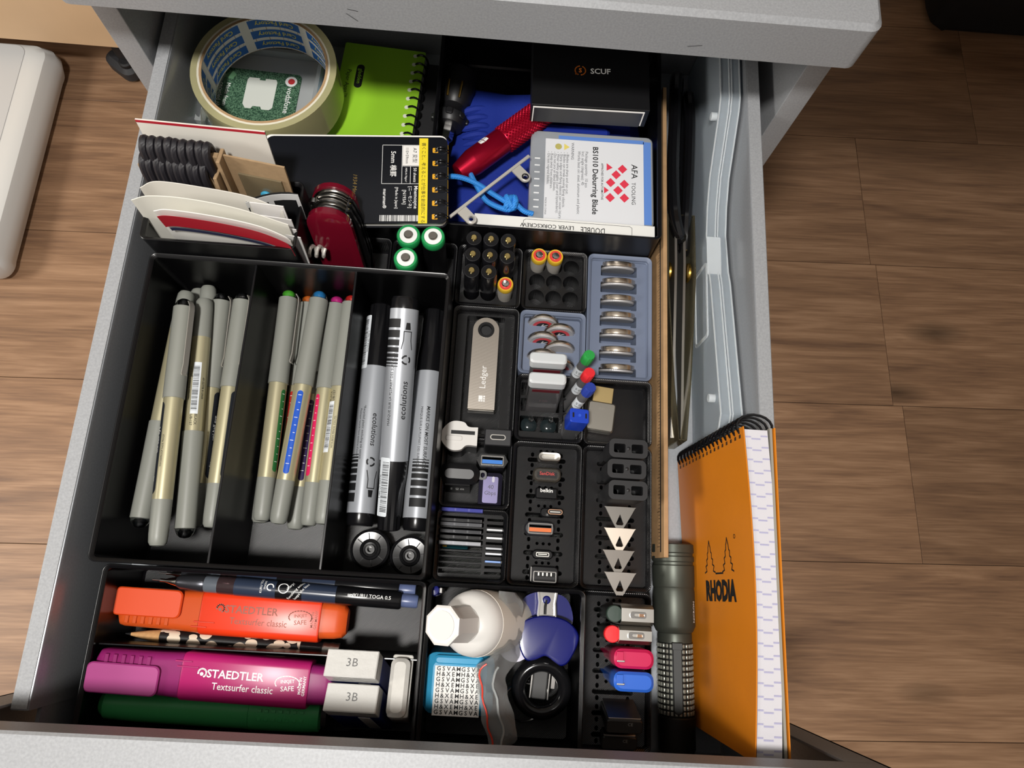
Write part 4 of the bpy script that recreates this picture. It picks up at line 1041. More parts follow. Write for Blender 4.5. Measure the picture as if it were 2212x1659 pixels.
GREENC = mat('lime_cover', '8fc42a', 0.5)
t = thing('notebook', 'lime green spiral pocket notebook lying in the shadow line', 'notebook', T(103.6, 320, 8) @ RZ(-3.2))
MB().box(0, 0, 0, 56, 78, 10.6, r=1, ch=0.2).build('pages', PAPER, t)
MB().box(0, 0, 10.7, 56.5, 78.5, 0.9, r=1.2).build('cover', GREENC, t)
MB().box(6.5, 0, -0.9, 69.5, 78.5, 0.8, r=1.2).build('back_cover', MBLACK, t)  # widened past the coil to stand in for the dark gap beside it
lettering(t, [(rrect(19, 5.4, 2.6, 4), -14.5, 13.0, 1, 90)], INK, T(0, 0, 11.66), 'name_plate')
lettering(t, [('gladden', -14.3, 13.0, 2.9, -90)], GREENC, T(0, 0, 11.72))
lettering(t, [('Paper Apps™', -22.0, 6, 3.0, -90)], INK, T(0, 0, 11.66))
for k in range(11):
    y = -35 + k * 7
    c = MB().tube([(25.4 + 4.6 * math.cos(a), y + .5 * math.sin(a), 5.6 + 7.4 * math.sin(a)) for a in [2 * math.pi * i / 16 for i in range(16)]], 0.75, 7, True).build('coil', MKB, t)
    MB().at(T(21.4, y, 11.62)).lathe([(1.5, 0), (1.5, .06), (0.1, .06)], 12).build('punch_hole', mat('hole_white', 'd8dcc8', 0.6), c)

BC = mat('black_cover', '101218', 0.35, var=(1500, .15))
t = thing('notebook', 'black pocket notebook with yellow band and wire binding on the back bins', 'notebook', frame((50.5, 226.0, 54), (160.0, 234.0, 55)) @ T(0, 0, 0))
MB().box(54.0, 1.4, 0, 110.8, 59.4, 4.4, r=4, ch=0.2).build('pages', PAPER, t)
MB().box(55, 0, 4.5, 110, 58.6, 0.8, r=4.5).build('cover', BC, t)
MB().box(55, 0, -0.8, 110, 58.6, 0.7, r=4.5).build('back_cover', BC, t)
MB().box(109.6, 0, 0, 1.4, 50, 4.0, ch=.2).build('yellow_edge', mat('cover_yellow', 'e0b020', 0.5), t)
MB().box(95.4, -0.5, 5.3, 5.4, 57.6, 0.15).build('yellow_band', mat('band_yellow', 'e8d22a', 0.5), t)
lettering(t, [('書くこと、考えることが仕事を創造的にする', 95.4, -2, 2.0, -90)], INK, T(0, 0, 5.5))
fr = [(q, 0, 0, 1) for q in line([(70.5, 23.5), (93, 23.5), (93, -3), (70.5, -3)], 0.25, True)] + [(q, 0, 0, 1) for q in line([(82.5, 23.5), (82.5, -3)], 0.25)] + [(q, 0, 0, 1) for q in line([(82.5, 9), (93, 9)], 0.25)] + [(q, 0, 0, 1) for q in line([(87.6, 9), (87.6, -3)], 0.25)]
lettering(t, fr + [('5mm 横罫', 77, 10.5, 3.0, -90, {'bold': .03}), ('50 sheets', 90.3, 3, 1.9, -90), ('MPS-N 70g/m²', 85, 3, 1.2, -90), ('Mnemosyne', 91, -12, 2.3, -90, {'bold': .02}), ('[ニーモシネ]', 87.6, -12, 1.9, -90), ('[N193A]', 84.2, -12, 2.0, -90), ('[Made in Japan]', 79.6, -12.5, 1.7, -90), ('maruman®', 72.5, -13, 2.1, -90, {'bold': .03})], WINK, T(0, 0, 5.36))
pl = lettering(t, [(rect(82.8, 9.4, 92.8, 23.2), 0, 0, 1)], PAPER, T(0, 0, 5.36), 'white_panel')
lettering(pl, [('A7 変型', 90, 16.5, 2.2, -90), ('110×59mm', 85.4, 16.3, 1.8, -90)], INK, T(0, 0, 5.42))
lettering(t, barcode(70, 93, -28, -24, 9), WINK, T(0, 0, 5.36), 'barcode').__setitem__('kind', 'stuff')
lettering(t, [('1934 Mnemosyne', 54.5, -9, 2.6, -90, {'shear': .2})], mat('gold_foil', 'b99a5a', 0.35, metal=.8), T(0, 0, 5.36))
for k in range(6):
    y = 20 - k * 9.0
    h_ = MB().box(102.6, y, 5.28, 3.4, 3.4, 0.12, r=.6).build('punch_hole', mat('hole_yellow', 'e0a428', 0.5), t)
    for s_ in (-.9, .9):
        MB().tube([(106 + 4.2 * math.cos(a), y + s_, 2.4 + 5.2 * math.sin(a)) for a in [2 * math.pi * i / 14 for i in range(14)]], 0.55, 6, True).build('wire_loop', mat('wire_black', '1c1c1e', 0.25, metal=.6), h_)
    MB().box(103.4, y, 5.5, 1.6, 2.6, 0.9, ch=.3).build('wire_glint', CHROME, h_)

# ---------------------------------------------------------------- pocket knife
RED = mat('knife_red', '680d20', 0.12, coat=0.5)
t = thing('pocket_knife', 'thick red pocket knife with many steel tools standing on end in its bin', 'knife', frame((102.5, 185.0, 8.5), (97.0, 201.0, 84), (0, -1, 0)))
def stad(L0, L1, w, n=10):
    r = w / 2; o = []
    for i in range(n + 1): a = math.pi / 2 + math.pi * i / n; o.append((L0 + r + r * math.cos(a), r * math.sin(a)))
    for i in range(n + 1): a = -math.pi / 2 + math.pi * i / n; o.append((L1 - r + r * math.cos(a), r * math.sin(a)))
    return o
for z0, z1 in ((6.8, 11.5), (-12.6, -8.0)):
    mb = MB(); lo = []
    sg = 1 if z0 > 0 else -1
    for k, zz in ((1.0, z0 if sg > 0 else z1), (1.0, (z0 + 2 * z1) / 3 if sg > 0 else (2 * z0 + z1) / 3), (.9, z1 - .8 if sg > 0 else z0 + .8), (.72, z1 if sg > 0 else z0)):
        lo.append([(39 + (x - 39) * (1 - (1 - k) * .35), y * k, zz) for x, y in stad(-4, 80, 25)])
    mb.loft(lo).build('scale', RED, t)
for k in range(7):
    z = -7.8 + k * 2.1
    if k % 2 == 0: MB().prism(stad(-2, 79, 24), z, z + 1.0).build('liner', CHROME, t)
    else: MB().prism([(x, y) for x, y in stad(2 + k, 77.5 - (k % 3), 21.4)], z - .3, z + 1.4).build('tool', STEEL, t)
for k, (dz, ln) in enumerate(((-5.5, 62), (-2.0, 56), (2.0, 60))):
    MB().loft([[(x, -12.0 - o_, dz - .9), (x, -9 - o_, dz - .9), (x, -9 - o_, dz + .9), (x, -12.0 - o_, dz + .9)] for x, o_ in ((72, 0), (60, 2.6), (72 - ln * .7, 3.0), (72 - ln, .5))]).build('tool_spine', mat('tool_dark', '3a3a3c', 0.25, metal=.9), t)
MB().plate(circ(3.2, 16, 74, 9), [circ(1.8, 16, 74, 9)], -2, 1).build('key_ring_lug', CHROME, t)
MB().tube([(50 + 3.0 * math.cos(u * .62), 5 + u * .42, 14.5 + 3.0 * math.sin(u * .62)) for u in range(26)], 1.15, 8).build('corkscrew', mat('bright_steel2', 'd8d4cc', .35, metal=.5), t)

# ---------------------------------------------------------------- cards and laces in the deep bin
CARDW = mat('card_white', 'd9d5cc', 0.6); CARDR = mat('card_red', 'a81c2c', 0.45)
t = thing('card', 'white folded card with red top edge at the back of the deep bin', 'card', frame((1.5, 206.0, 20), (66.5, 204.5, 20), (0, .1, 1)) @ RX(-4))
MB().loft([[(x + .0, -.5, z), (x, .5, z)] for x, z in ()] or [[(0, -.5, 0), (0, .5, 0)], [(0, -.5, 1), (0, .5, 1)]], False, False) if False else None
MB().prism([(0, 0)] * 0 or rect(-1, -.4, 66, .4), 0, 97).build('sheet', CARDW, t)
MB().box(32.5, 0, 95.2, 67, 1.0, 1.6).build('red_edge', CARDR, t)
LACE = mat('lace_black', '1d1b20', 0.5, sheen=.12, bump=('wave', 0.9, 0.15, (0, 0, .7)))
def lace(lb, M, n, w):
    t = thing('shoelace_bundle', lb, 'shoelace', M, 'shoelaces wound on brown card')
    MB().box(w / 2, 0, 0, w + 5, 3.4, 62, ch=.3).build('card_core', KRAFT, t)
    for k in range(n):
        x = 2 + (w - 4) * k / (n - 1); b = rnd.uniform(-.8, .8)
        MB().tube(bez([(x + 3, -3.2, 12), (x + 1, -4.3, 40), (x + b, -4.0, 60), (x + b, -1, 66.5 + b), (x + b, 2.6, 64), (x + .5, 4, 46), (x + 1, 3.4, 20)], 5), w / n * .58, 8).build('cord', LACE, t)
    MB().box(w + 3.6, 0, 6, 2.0, 9.6, 56, ch=.3).build('card_flap', KRAFT, t)
    return t
lace('front bundle of black shoelace wound on brown card', frame((0.5, 192.0, 40), (42, 189.5, 40), (0, .24, 1)), 10, 36)
lace('rear bundle of black shoelace wound on brown card, knotted', frame((4.0, 201.5, 47), (46, 199.5, 47), (0, .16, 1)), 9, 36)
t = thing('paper_bag', 'brown paper sachet with clear window and teal contents beside the laces', 'sachet', frame((44, 200.5, 24), (76, 196.0, 24), (0, .12, 1)))
MB().prism(rect(0, -.5, 33, .5), 0, 84).build('sachet', KRAFT, t)
MB().box(17, -1.2, 30, 24, 1.0, 42, r=.3).build('window', mat('film_window', 'b8a888', 0.1, trans=.7), t)
MB().box(12, -1.9, 26, 16, .8, 26, r=.3, ch=.2).build('teal_label', mat('teal', '2a6a68', 0.5), t)
MB().ball((18, -2.6, 58), 3.6, 12, (1, .5, 1)).build('blue_bead', mat('cyan_bead', '3f9cc0', 0.3), t)
t = thing('photo_card', 'black and white glossy photo card bowed in the bin corner', 'card', Matrix())
g = [[(57 + 27 * u / 6, 189.5 + 7 * u / 6 + 2.2 * math.sin(math.pi * u / 6) + v * -1.0, 98 - v * 9 - (1.6 if u in (0, 6) else 0)) for v in range(6)] for u in range(7)]
MB().sheet(g, .5).build('card', mat('photo_dark', '1c1d1f', 0.15, coat=.6), t)
for (u0, u1, v0, v1) in ((0, 6, 0, .55), (2.3, 2.9, .5, 5), (5.55, 6, .5, 2.5)):
    gg = [[(57 + 27 * u / 6, 189.5 + 7 * u / 6 + 2.2 * math.sin(math.pi * u / 6) - v - .5, 98 - v * 9 - 1.0) for v in [v0 + (v1 - v0) * k / 3 for k in range(4)]] for u in [u0 + (u1 - u0) * k / 6 for k in range(7)]]
    MB().sheet(gg, .2).build('white_streak', mat('photo_white', 'cfd0d0', 0.2, coat=.5), t)
for k, (x0, y0, x1, y1, z) in enumerate(((60, 184, 78, 183, 100), (64, 180.5, 82, 179, 93), (67, 177.5, 83, 175.5, 89), (70, 175, 83, 172.8, 86))):
    o_ = MB(frame((x0, y0, z - 40), (x1, y1, z - 40), (0, .1, 1))).prism(rect(0, -.25, 18 - k, .25), 0, 40).build('paper_slip', mat('slip_white', 'dcdad8', 0.7), None)
    tag(o_, 'small folded white slip, %s from the back beside the photo card' % ('first', 'second', 'third', 'last')[k], 'paper', 'white slips in the deep bin')
def envelope(lb, pts, h, lean, m, name='envelope', extra=None):
    t = thing(name, lb, 'paper', Matrix())
    c = bez(pts, 8)
    n = len(c)
    g = [[(x + lean[0] * (v / 4 - 1) * 0, y + lean[1] * v / 4, z - h + h * v / 4) for v in range(5)] for x, y, z in c]
    MB().sheet(g, .5).build('sheet', m, t)
    if extra: extra(t, c)
    return t
envelope('cream folded envelope bowed across the front of the deep bin', [(3, 182, 101), (12, 185, 103.5), (34, 184, 103), (60, 181.5, 101), (77, 177.5, 96)], 60, (0, 9), mat('envelope_cream', 'd4d1c9', 0.65))
envelope('white outer envelope slanting at the outer wall of the deep bin', [(0.5, 177.0, 102), (10, 179, 104), (30, 178.5, 105), (56, 176, 103), (81, 172.4, 96)], 58, (0, 6), mat('envelope_white', 'dcdad0', 0.65))
def redstripe(t, c):
    g = [[(x, y - .55 - .15, z - 1.5 - (11.5 if v else 0)) for v in range(2)] for x, y, z in c[2:]]
    MB().sheet(g, .15).build('red_stripe', CARDR, t)
    g = [[(x, y - .6, z - 14.8 - (3 if v else 0)) for v in range(2)] for x, y, z in c[4:-3]]
    MB().sheet(g, .15).build('navy_stripe', mat('navy_print', '2a2e48', 0.5), t)
envelope('white card sleeve with broad red stripe at the front wall of the deep bin', [(14, 174.6, 104), (22, 175.4, 105), (45, 174.6, 103), (66, 172.6, 100), (79, 170.2, 95), (82, 169.4, 91)], 55, (0, 2), mat('sleeve_white', 'e2e0da', 0.5), extra=redstripe)

# ---------------------------------------------------------------- back of the drawer, inner half
t = thing('tool_head', 'black ribbed plastic gadget with chrome hex shaft in the shadow', 'tool', frame((151.5, 272, 22), (159, 330, 24)))
MB().rod([(2.6, 0), (2.8, 1), (2.8, 14), (4.6, 15), (4.8, 26), (4.2, 27)], 6).build('hex_shaft', CHROME, t)
MB().rod([(5, 24), (9.5, 25), (11.5, 28), (11.8, 32), (10, 34), (8.6, 36), (8.2, 40), (10.8, 44), (12, 54), (11.6, 66), (8, 70)], 20).build('body', mat('rubber_black', '18181a', 0.42), t)
for k in range(8): MB(RX(45 * k)).box(30, 0, 10.6, 4.6, 5.0, 2.2, r=1.5, ch=.6).build('lug', MATS['rubber_black'], t)
for s_ in (-4, 4):
    MB().tube([(42, s_, 10), (50, s_ * 1.1, 13.2), (52, s_ * 1.1, 13.4)], .8, 8).build('pin', BRASS, t)

VELVET = mat('royal_velvet', '0f2a8a', 0.8, sheen=.8, bump=('noise', 1.2, 0.5))
t = thing('pouch', 'royal blue velvet drawstring pouch spread under the red tool and boxes', 'pouch', T(222, 285, 8))
g1 = []
for i in range(15):
    row = []
    for j in range(13):
        u, v = i / 14 * 2 - 1, j / 12 * 2 - 1
        e = max(0.0, 1 - max(abs(u), abs(v)) ** 6)
        row.append((u * 65 + 1.5 * math.sin(v * 5), v * 52 + 1.5 * math.sin(u * 6), (15 * e ** .6 + 2.2 * math.sin(u * 7 + v * 3) * e + 1.8 * math.sin(v * 9 - u * 4) * e) + .4))
    g1.append(row)
MB().sheet(g1, .8).build('cloth', VELVET, t)
for k in range(7):
    MB().tube(bez([(-62 + k * 1.4, 24 - k * 6, 12), (-50 + k, 27 - k * 6.5, 15), (-38, 30 - k * 7, 12)], 5), [1, 2, 2.6, 2.8, 2.8, 2.8, 2.6, 2.6, 2.4, 1.6, 1][:11], 8).build('gather', VELVET, t)
CORD = mat('cord_blue', '2f86d8', 0.6, bump=('wave', 1.0, 0.8, (0, 0, .9)))
cd_ = MB().tube(bez([(152, 243, 46), (164, 244, 48), (176, 242, 46), (188, 236, 44), (196, 232, 43)], 6), 1.7, 8)
def wpart(mb, name, m, parent):
    o = mb.build(name, m, parent); o.matrix_parent_inverse = parent.matrix_world.inverted() @ Matrix.Translation((0, 0, Z0 * S)); return o
bpy.context.view_layer.update()
wpart(cd_, 'cord', CORD, t)
wpart(MB().tube(bez([(167, 262, 38), (172, 252, 42), (178, 240, 44), (185, 231, 43), (197, 226.5, 43), (203, 229, 43)], 6), 1.7, 8), 'cord', CORD, t)
wpart(MB().tube(bez([(202, 232, 43), (208, 227, 42), (214, 226, 41)], 6), 1.7, 8), 'cord', CORD, t)
kn = MB().tube([(199.5 + 2.8 * math.cos(a * 2), 231 + 3.6 * math.sin(a * 3), 44 + 2.2 * math.cos(a * 3)) for a in [2 * math.pi * i / 36 for i in range(36)]], 2.0, 8, True)
wpart(kn, 'cord_knot', CORD, t)
REDM = mat('red_anodised', 'b31232', 0.28, metal=.75)
t = thing('hand_tool', 'red anodised knurled tool handle lying on the blue pouch', 'tool', frame((164.5, 250.5, 41), (216, 300.5, 40.5)))
MB().rod([(5.0, 0), (6.0, .5), (8.4, 12), (8.6, 13), (8.6, 37), (8.2, 38)], 26).build('grip', REDM, t)
kb = MB().rod([(8.2, 38), (8.5, 38.5), (8.5, 82), (8.0, 82.6)], 28).build('knurl_core', REDM, t)
ky = MB(); n_ = 20
for i in range(33):
    x = 39.2 + i * 1.32
    for k in range(n_):
        a0 = 2 * math.pi * (k + (.5 if i % 2 else 0)) / n_; h = math.pi / n_ * .86
        P_ = lambda xx, aa, rr: (xx, rr * math.cos(aa), rr * math.sin(aa))
        ky.add([P_(x - 1.15, a0, 8.35), P_(x, a0 + h, 8.35), P_(x + 1.15, a0, 8.35), P_(x, a0 - h, 8.35), P_(x, a0, 9.5)], [(0, 1, 4), (1, 2, 4), (2, 3, 4), (3, 0, 4)])
ky.build('knurling', REDM, kb, sharp=3, kind='stuff')
lettering(t, [([(-3, -2), (0, -2.6), (0, 0), (-3, .4)], 25, 2, 1), ([(0.5, -2.6), (3.4, -2), (3.4, .4), (0.5, 0)], 25, 2, 1), ([(-3, .9), (0, .5), (0, 2.8), (-2.4, 2.4)], 25, 2, 1), ([(0.5, .5), (3.4, .9), (2.8, 2.4), (0.5, 2.8)], 25, 2, 1)], WINK, RX(-20), 'emblem', wrap=8.68)
t = thing('metal_bracket', 'thin steel bracket bar with two drilled tabs lying over the pouch cord', 'bracket', frame((163, 214.5, 50), (209.5, 262.5, 48)))
MB().box(33, 0, 0, 67, 1.9, 1.4, ch=.2).build('bar', mat('bright_steel', 'd4d0c8', 0.4, metal=.5), t)
for x in (8.5, 54):
    MB().plate([(x - 3.4, -1)] + [(x + 3.4 * math.cos(a), -9.5 + 3.4 * math.sin(a)) for a in [math.pi + math.pi * i / 8 for i in range(9)]] + [(x + 3.4, -1)], [circ(1.5, 12, x, -9.6)], -.2, .9).build('tab', MATS['bright_steel'], t)
    MB().plate(circ(2.3, 14, x, -9.6), [circ(1.5, 14, x, -9.6)], .8, 1.5).build('eyelet', CHROME, t)

BOXK = mat('box_black', '0d0d0f', 0.45)
t = thing('carton', 'black carton with orange and white logo at the back of the drawer', 'box', T(244.6, 317, 49.5) @ RZ(1.5))
MB().box(0, 0, 0, 74, 57, 16.6, ch=.3).build('body', BOXK, t)
MB().box(-1, -29.0, .6, 68, .6, 14, ch=.1).build('end_flap', mat('flap_black', '2a2a2c', 0.4), t)
MB().box(-1, -29.2, 14.6, 70, .5, .8).build('white_edge', PAPER, t)
MB().box(-35.6, -29.2, .6, .7, .5, 14).build('white_edge', PAPER, t)
MB().box(33.6, -29.2, 2, .7, .5, 12.6).build('white_edge', PAPER, t)
lettering(t, [('SCUF', 6.0, -2.0, 4.0, 2, {'bold': .1})], WINK, T(0, 0, 16.7))
lettering(t, [(q, -8.2, -3, 1) for q in line([(3.3 * math.cos(a), 3.3 * math.sin(a)) for a in [math.radians(v) for v in range(100, 260, 16)]], .7)] + [(q, -8.2, -3, 1) for q in line([(3.3 * math.cos(a), 3.3 * math.sin(a)) for a in [math.radians(v) for v in range(-80, 80, 16)]], .7)] + [('S', -8.2, -3, 3.2, 0, {'bold': .1}), ([(-11.4, -6), (-9.6, -6), (-11, -4.4)], 0, 0, 1)], mat('logo_orange', 'e07a2a', 0.5), T(1.4, 1, 16.7), 'logo')
t = thing('blade_box', 'clear hinged box with printed white label and red diamond logo', 'box', T(250.6, 254.5, 26) @ RZ(.8))
MB().box(0, 0, 0, 80, 66, 15, r=4, ch=.8).build('case', mat('case_frost', 'c6ccd2', 0.18, trans=.55), t)
MB().box(36, -1, 14.5, 5, 60, .62).build('blue_insert', mat('insert_blue', '5a82c8', 0.5), t)
MB().box(6, 28.6, 14.5, 56, 2.6, .62).build('blue_insert', MATS['insert_blue'], t)
MB().box(1.6, -2.5, 14.8, 64, 59, .5).build('label_card', mat('label_white', 'd6d8dc', 0.3, coat=.4), t)
ink_ = mat('ink_grey', '55575c', 0.6)
sm = ['Blades are sharp and can cut.', 'Blades can break causing flying objects.', 'Sharp edges and flying objects can cause injury.', 'Wear safety goggles (user and bystanders).', 'Do not pry or bend blades.', 'Keep away from children.', 'Do not regrind blades.']
al = {'align': 'LEFT'}
lettering(t, [('AFA', 27.4, 6.5, 4.2, -90, {'bold': .03}), ('TOOLING', 26.8, -9.5, 2.6, -90), ('APPROVED FOR AUTOMOTIVE', 6.6, -2, 1.4, -90, {'bold': .02}), ('BS1010 Deburring Blade', 2.0, -1.5, 3.6, -90, {'bold': .09})], INK, T(0, 0, 15.36))
lettering(t, [('Package quantity:  10 pcs', -3.6, 19, 1.9, -90, al), ('Incl. angle (degrees): 45', -6.0, 19, 1.9, -90, al), ('Works best on: steel, aluminum and plastic', -8.5, 19, 1.9, -90, al), ('WARNING', -12.8, 25, 1.9, -90, al), ('MADE IN CHINA', -29.4, -22, 1.2, -90)] + [('- ' + s_, -15.9 - 2.05 * i, 17.5, 1.8, -90, al) for i, s_ in enumerate(sm)], ink_, T(0, 0, 15.36))
rd = [([(-3.1, 0), (0, -3.3), (3.1, 0), (0, 3.3)], x, y, 1) for x, y in ((19.8, 7.8), (15.7, 3.4), (21, -3.1), (12.1, -2.5), (16.9, -7.8), (21, -13), (11.8, -13.3))] + [([(-1.5, 3), (2.4, 0), (-1.5, -2.4)], 11.0, 8.4, 1), ([(-1.5, 2.4), (1.6, 0), (-1.5, -2.4)], 9.4, -8.2, 1)]
lettering(t, rd, mat('diamond_red', 'd2354a', 0.5), T(0, 0, 15.4), 'red_diamond').__setitem__('kind', 'stuff')
lettering(t, [([(-1.8, -2.4), (1.8, 0), (-1.8, 2.4)], -16.5, 21.5, 1)], mat('warn_yellow', 'd8c868', 0.5), T(0, 0, 15.36), 'warning_triangle')
lettering(t, [(circ(2.2, 16), -22, 21.5, 1)], mat('warn_olive', 'b0a860', 0.5), T(0, 0, 15.36), 'warning_disc')
for k in range(8): MB().box(-35.4, 12 - k * 5, 14.9, 3.4, .8, .4).build('hinge_rib', mat('rib_white', 'e2e4e6', 0.3), t)
tag(MB(T(236, 293, 27)).box(0, 0, 0, 54, 10, 8, r=3, ch=2).build('blue_case', mat('deep_blue', '142a86', 0.5), None), 'deep blue case strip between the carton and the blade box', 'case')
t = thing('corkscrew_box', 'white flat box on edge lettered lever corkscrew upside down', 'box', T(234, 217.0, 8))
MB().box(0, 0, 0, 113, 8.4, 37.5, ch=.3).build('box', mat('carton_white', 'dcdcd8', 0.5), t)
rr = [(q, 8, -1.0, 1) for q in line([(-34, -3.2), (-34, 2.6), (-32.5, 3.6), (32.5, 3.6), (34, 2.6), (34, -3.2)], .25)]
lettering(t, rr + [('LEVER CORKSCREW', -11.0, -1.2, 2.7, 180, {'bold': .04}), ('DOUBLE', 17.5, -1.8, 4.2, 180, {'xs': .7, 'bold': .02})], INK, T(0, 0, 37.56))
# ---------------------------------------------------------------- strip along the inner drawer wall
def ruler_mat():
    m = mat('ruler_wood', 'a88660', 0.6, var=(120, .12)); return m
t = thing('wooden_ruler', 'worn wooden ruler standing on edge beside the bins', 'ruler', zframe((296.2, 176, 0), (299.6, 176, 36)))
MB().box(0, 0, 0, 2.6, 312, 36, ch=.3).build('rule', ruler_mat(), t)
MB().box(-1.34, 0, 29.4, .1, 306, 1.6).build('black_line', INK, t)
mk = MB()
for k in range(150):
    h = 4.5 if k % 10 == 0 else (3.2 if k % 5 == 0 else 2.2)
    mk.add([(-1.36, -150 + 2 * k, 29 - h), (-1.36, -149.7 + 2 * k, 29 - h), (-1.36, -149.7 + 2 * k, 29), (-1.36, -150 + 2 * k, 29)], [(0, 1, 2, 3)])
mk.build('scale_mark', INK, t, kind='stuff')

BLKG = mat('handle_black', '0e0e10', 0.12, coat=.5)
SHE = mat('sheath_clear', 'b8ae90', 0.08, trans=.92, ior=1.15)
t = thing('scissors', 'large scissors with glossy black handles in a clear sheath', 'scissors', T(311, 225, 0))
def loop3(pts, r, n=10): return MB().tube(bez(pts, 7, True), r, n, True)
loop3([(1, 0, 26), (-4, 12, 32), (-5.5, 45, 34), (-4, 85, 34), (-2, 118, 30), (2, 126, 20), (3, 110, 12), (1, 70, 10), (0, 30, 14)], 4.2).build('handle', BLKG, t)
loop3([(6, -6, 18), (4.5, 8, 27), (6, 45, 30), (7.5, 85, 30), (8, 108, 26), (10, 112, 16), (10, 90, 8), (8, 50, 7), (7, 14, 9)], 3.8).build('handle', BLKG, t)
for x, z1, nm in ((-3.0, 30, 'blade'), (3.4, 27, 'blade')):
    MB().loft([[(x - .8, y, z0), (x + .8, y, z0), (x + .8, y, z2), (x - .8, y, z2)] for y, z0, z2 in ((12, 8, z1), (-20, 6, z1), (-80, 8, z1 - 6), (-132, 14, 17))]).build(nm, STEEL, t)
for x in (-6.2, 6.4):
    MB(T(x, -24, 24) @ RY(90)).lathe([(4.2, -1.6), (6.2, -1.0), (6.4, .2), (4.6, 1.2), (3.0, 2.2), (.1, 2.4)], 20).build('rivet', BRASS, t)
out_ = [(-9, 14), (9.4, 14), (9.6, -30), (5.6, -100), (2.6, -136), (-2.4, -136), (-5.4, -100), (-9, -30)]
mb = MB()
mb.loft([[(x, y, 2) for x, y in out_], [(x, y, 31) for x, y in out_], [(x * .88, y * .995, 31) for x, y in out_], [(x * .88, y * .995, 2.4) for x, y in out_]], False, False)
mb.build('sheath', SHE, t)

FROSTC = mat('frost_case', 'd4dee6', 0.3, trans=.68, ior=1.12)
RIMC = mat('frost_rim', 'e6ecf0', 0.25, trans=.5, ior=1.15)
t = thing('folding_case', 'translucent frosted plastic folding case standing on edge at the drawer wall', 'case', T(0, 0, 0))
prof = [(88, 2), (89, 44), (93, 53), (100, 57), (186, 44), (196, 41), (222, 38), (240, 41), (258, 47), (292, 68), (300, 71), (366, 72), (368, 2)]
def case_half(x0, x1):
    n = len(prof)
    V = [(x, y, z) for x in (x0, x1) for y, z in prof]
    return V, n
cs = MB()
for x in (325.6, 337.6):
    cs.add([(x, y, z) for y, z in prof] + [(x + .7, y, z) for y, z in prof], [tuple(range(len(prof))), tuple(range(2 * len(prof) - 1, len(prof) - 1, -1))] + [(i, i + 1, len(prof) + i + 1, len(prof) + i) for i in range(len(prof) - 1)])
cs_o = cs.build('shell', FROSTC, t)
for x0, x1 in ((325.6, 331.6), (332.1, 338.2)):
    for y0, y1 in ((0, 1),):
        rim = MB()
        P = prof[1:-1]
        L_ = [[(x0, y, z), (x1, y, z), (x1, y, z - 1.0), (x0, y, z - 1.0)] for y, z in P]
        rim.loft(L_).build('rim', FROSTC, t)
for x in (325.6, 331.2, 332.6, 337.8):
    MB().tube([(x, y, z + .1) for y, z in prof[1:-1]], .55, 6).build('rim_bead', RIMC, t)
for y, z in ((292, 62), (112, 46)):
    MB(T(326, y, z) @ RY(90)).lathe([(2.4, -4), (2.6, -3.6), (2.6, 4), (1.2, 4.2)], 14).build('peg', RIMC, t)
for y in (120, 152, 176):
    MB().box(329, y, 30, 6, .8, 12).build('rib', RIMC, t)
MB().plate([(a, b) for a, b in rrect(50, 26, 3, 4, 0, 0)], [rrect(46, 22, 2, 4)], 0, .8).build('window_frame', RIMC, t).matrix_basis = Matrix.Translation(Vector((324.6, 178, 26)) * S) @ Matrix.Rotation(math.radians(90), 4, 'Z') @ Matrix.Rotation(math.radians(90), 4, 'X')
MB().box(329, 206, 40.4, 9, 26, 1.4, r=1, ch=.3).build('latch', RIMC, t)

# ---------------------------------------------------------------- torch
TG = mat('torch_grey', '4a4e47', 0.42, metal=.55, bump=('noise', 0.3, 0.15)); TD = mat('torch_dark', '1c1d1c', 0.42, metal=.4)
t = thing('torch', 'dark grey metal pocket torch with knurled barrel lying by the orange pad', 'torch', frame((308.2, 29, 17), (310.8, -82, 14)))
MB().rod([(9.0, 1.0), (10.6, 0), (12.0, 0.6), (12.2, 5), (11.5, 5.6), (11.5, 7), (12.2, 7.6), (12.2, 10), (11.5, 10.6), (11.5, 12), (12.2, 12.6), (12.1, 24), (11.6, 25), (12.0, 27), (12.0, 46), (10.6, 49), (9.4, 50)], 30).build('head', TG, t)
MB().rod([(.1, 1.6), (9.2, 1.4), (9.4, 2.2)], 24).build('lens', mat('lens_glass', '8a9090', 0.08, coat=.5), t)
MB().rod([(9.6, 50), (9.8, 51), (9.8, 55)], 26).build('collar', TG, t)
br = MB().rod([(9.4, 55), (9.6, 55.5), (9.6, 94), (9.4, 94.4)], 26).build('barrel', TD, t)
kn_ = MB()
for i in range(13):
    for k in range(26):
        a = 2 * math.pi * k / 26; kn_.M = RX(math.degrees(a))
        kn_.box(56.6 + i * 2.95, 0, 9.3, 2.1, 1.5, .9, ch=.25, n=1)
ko = kn_.build('knurling', mat('knurl_light', '96988e', 0.35, metal=.6), br, kind='stuff')
MB().rod([(10, 94), (10.4, 94.6), (10.4, 111), (9.6, 113), (8, 113.6), (.1, 113.8)], 26).build('tail_cap', TD, t)
MB(RX(8)).box(74, 0, 10.4, 36, 5.0, 1.0, r=2.2, ch=.3).build('clip', TD, t)
MB(RX(8)).box(56.5, 0, 9.6, 4, 6, 1.9, ch=.3).build('clip_root', TD, t)
lettering(t, [('NICRON', 38, 11, 2.2, 180)], WINK, wrap=12.06)

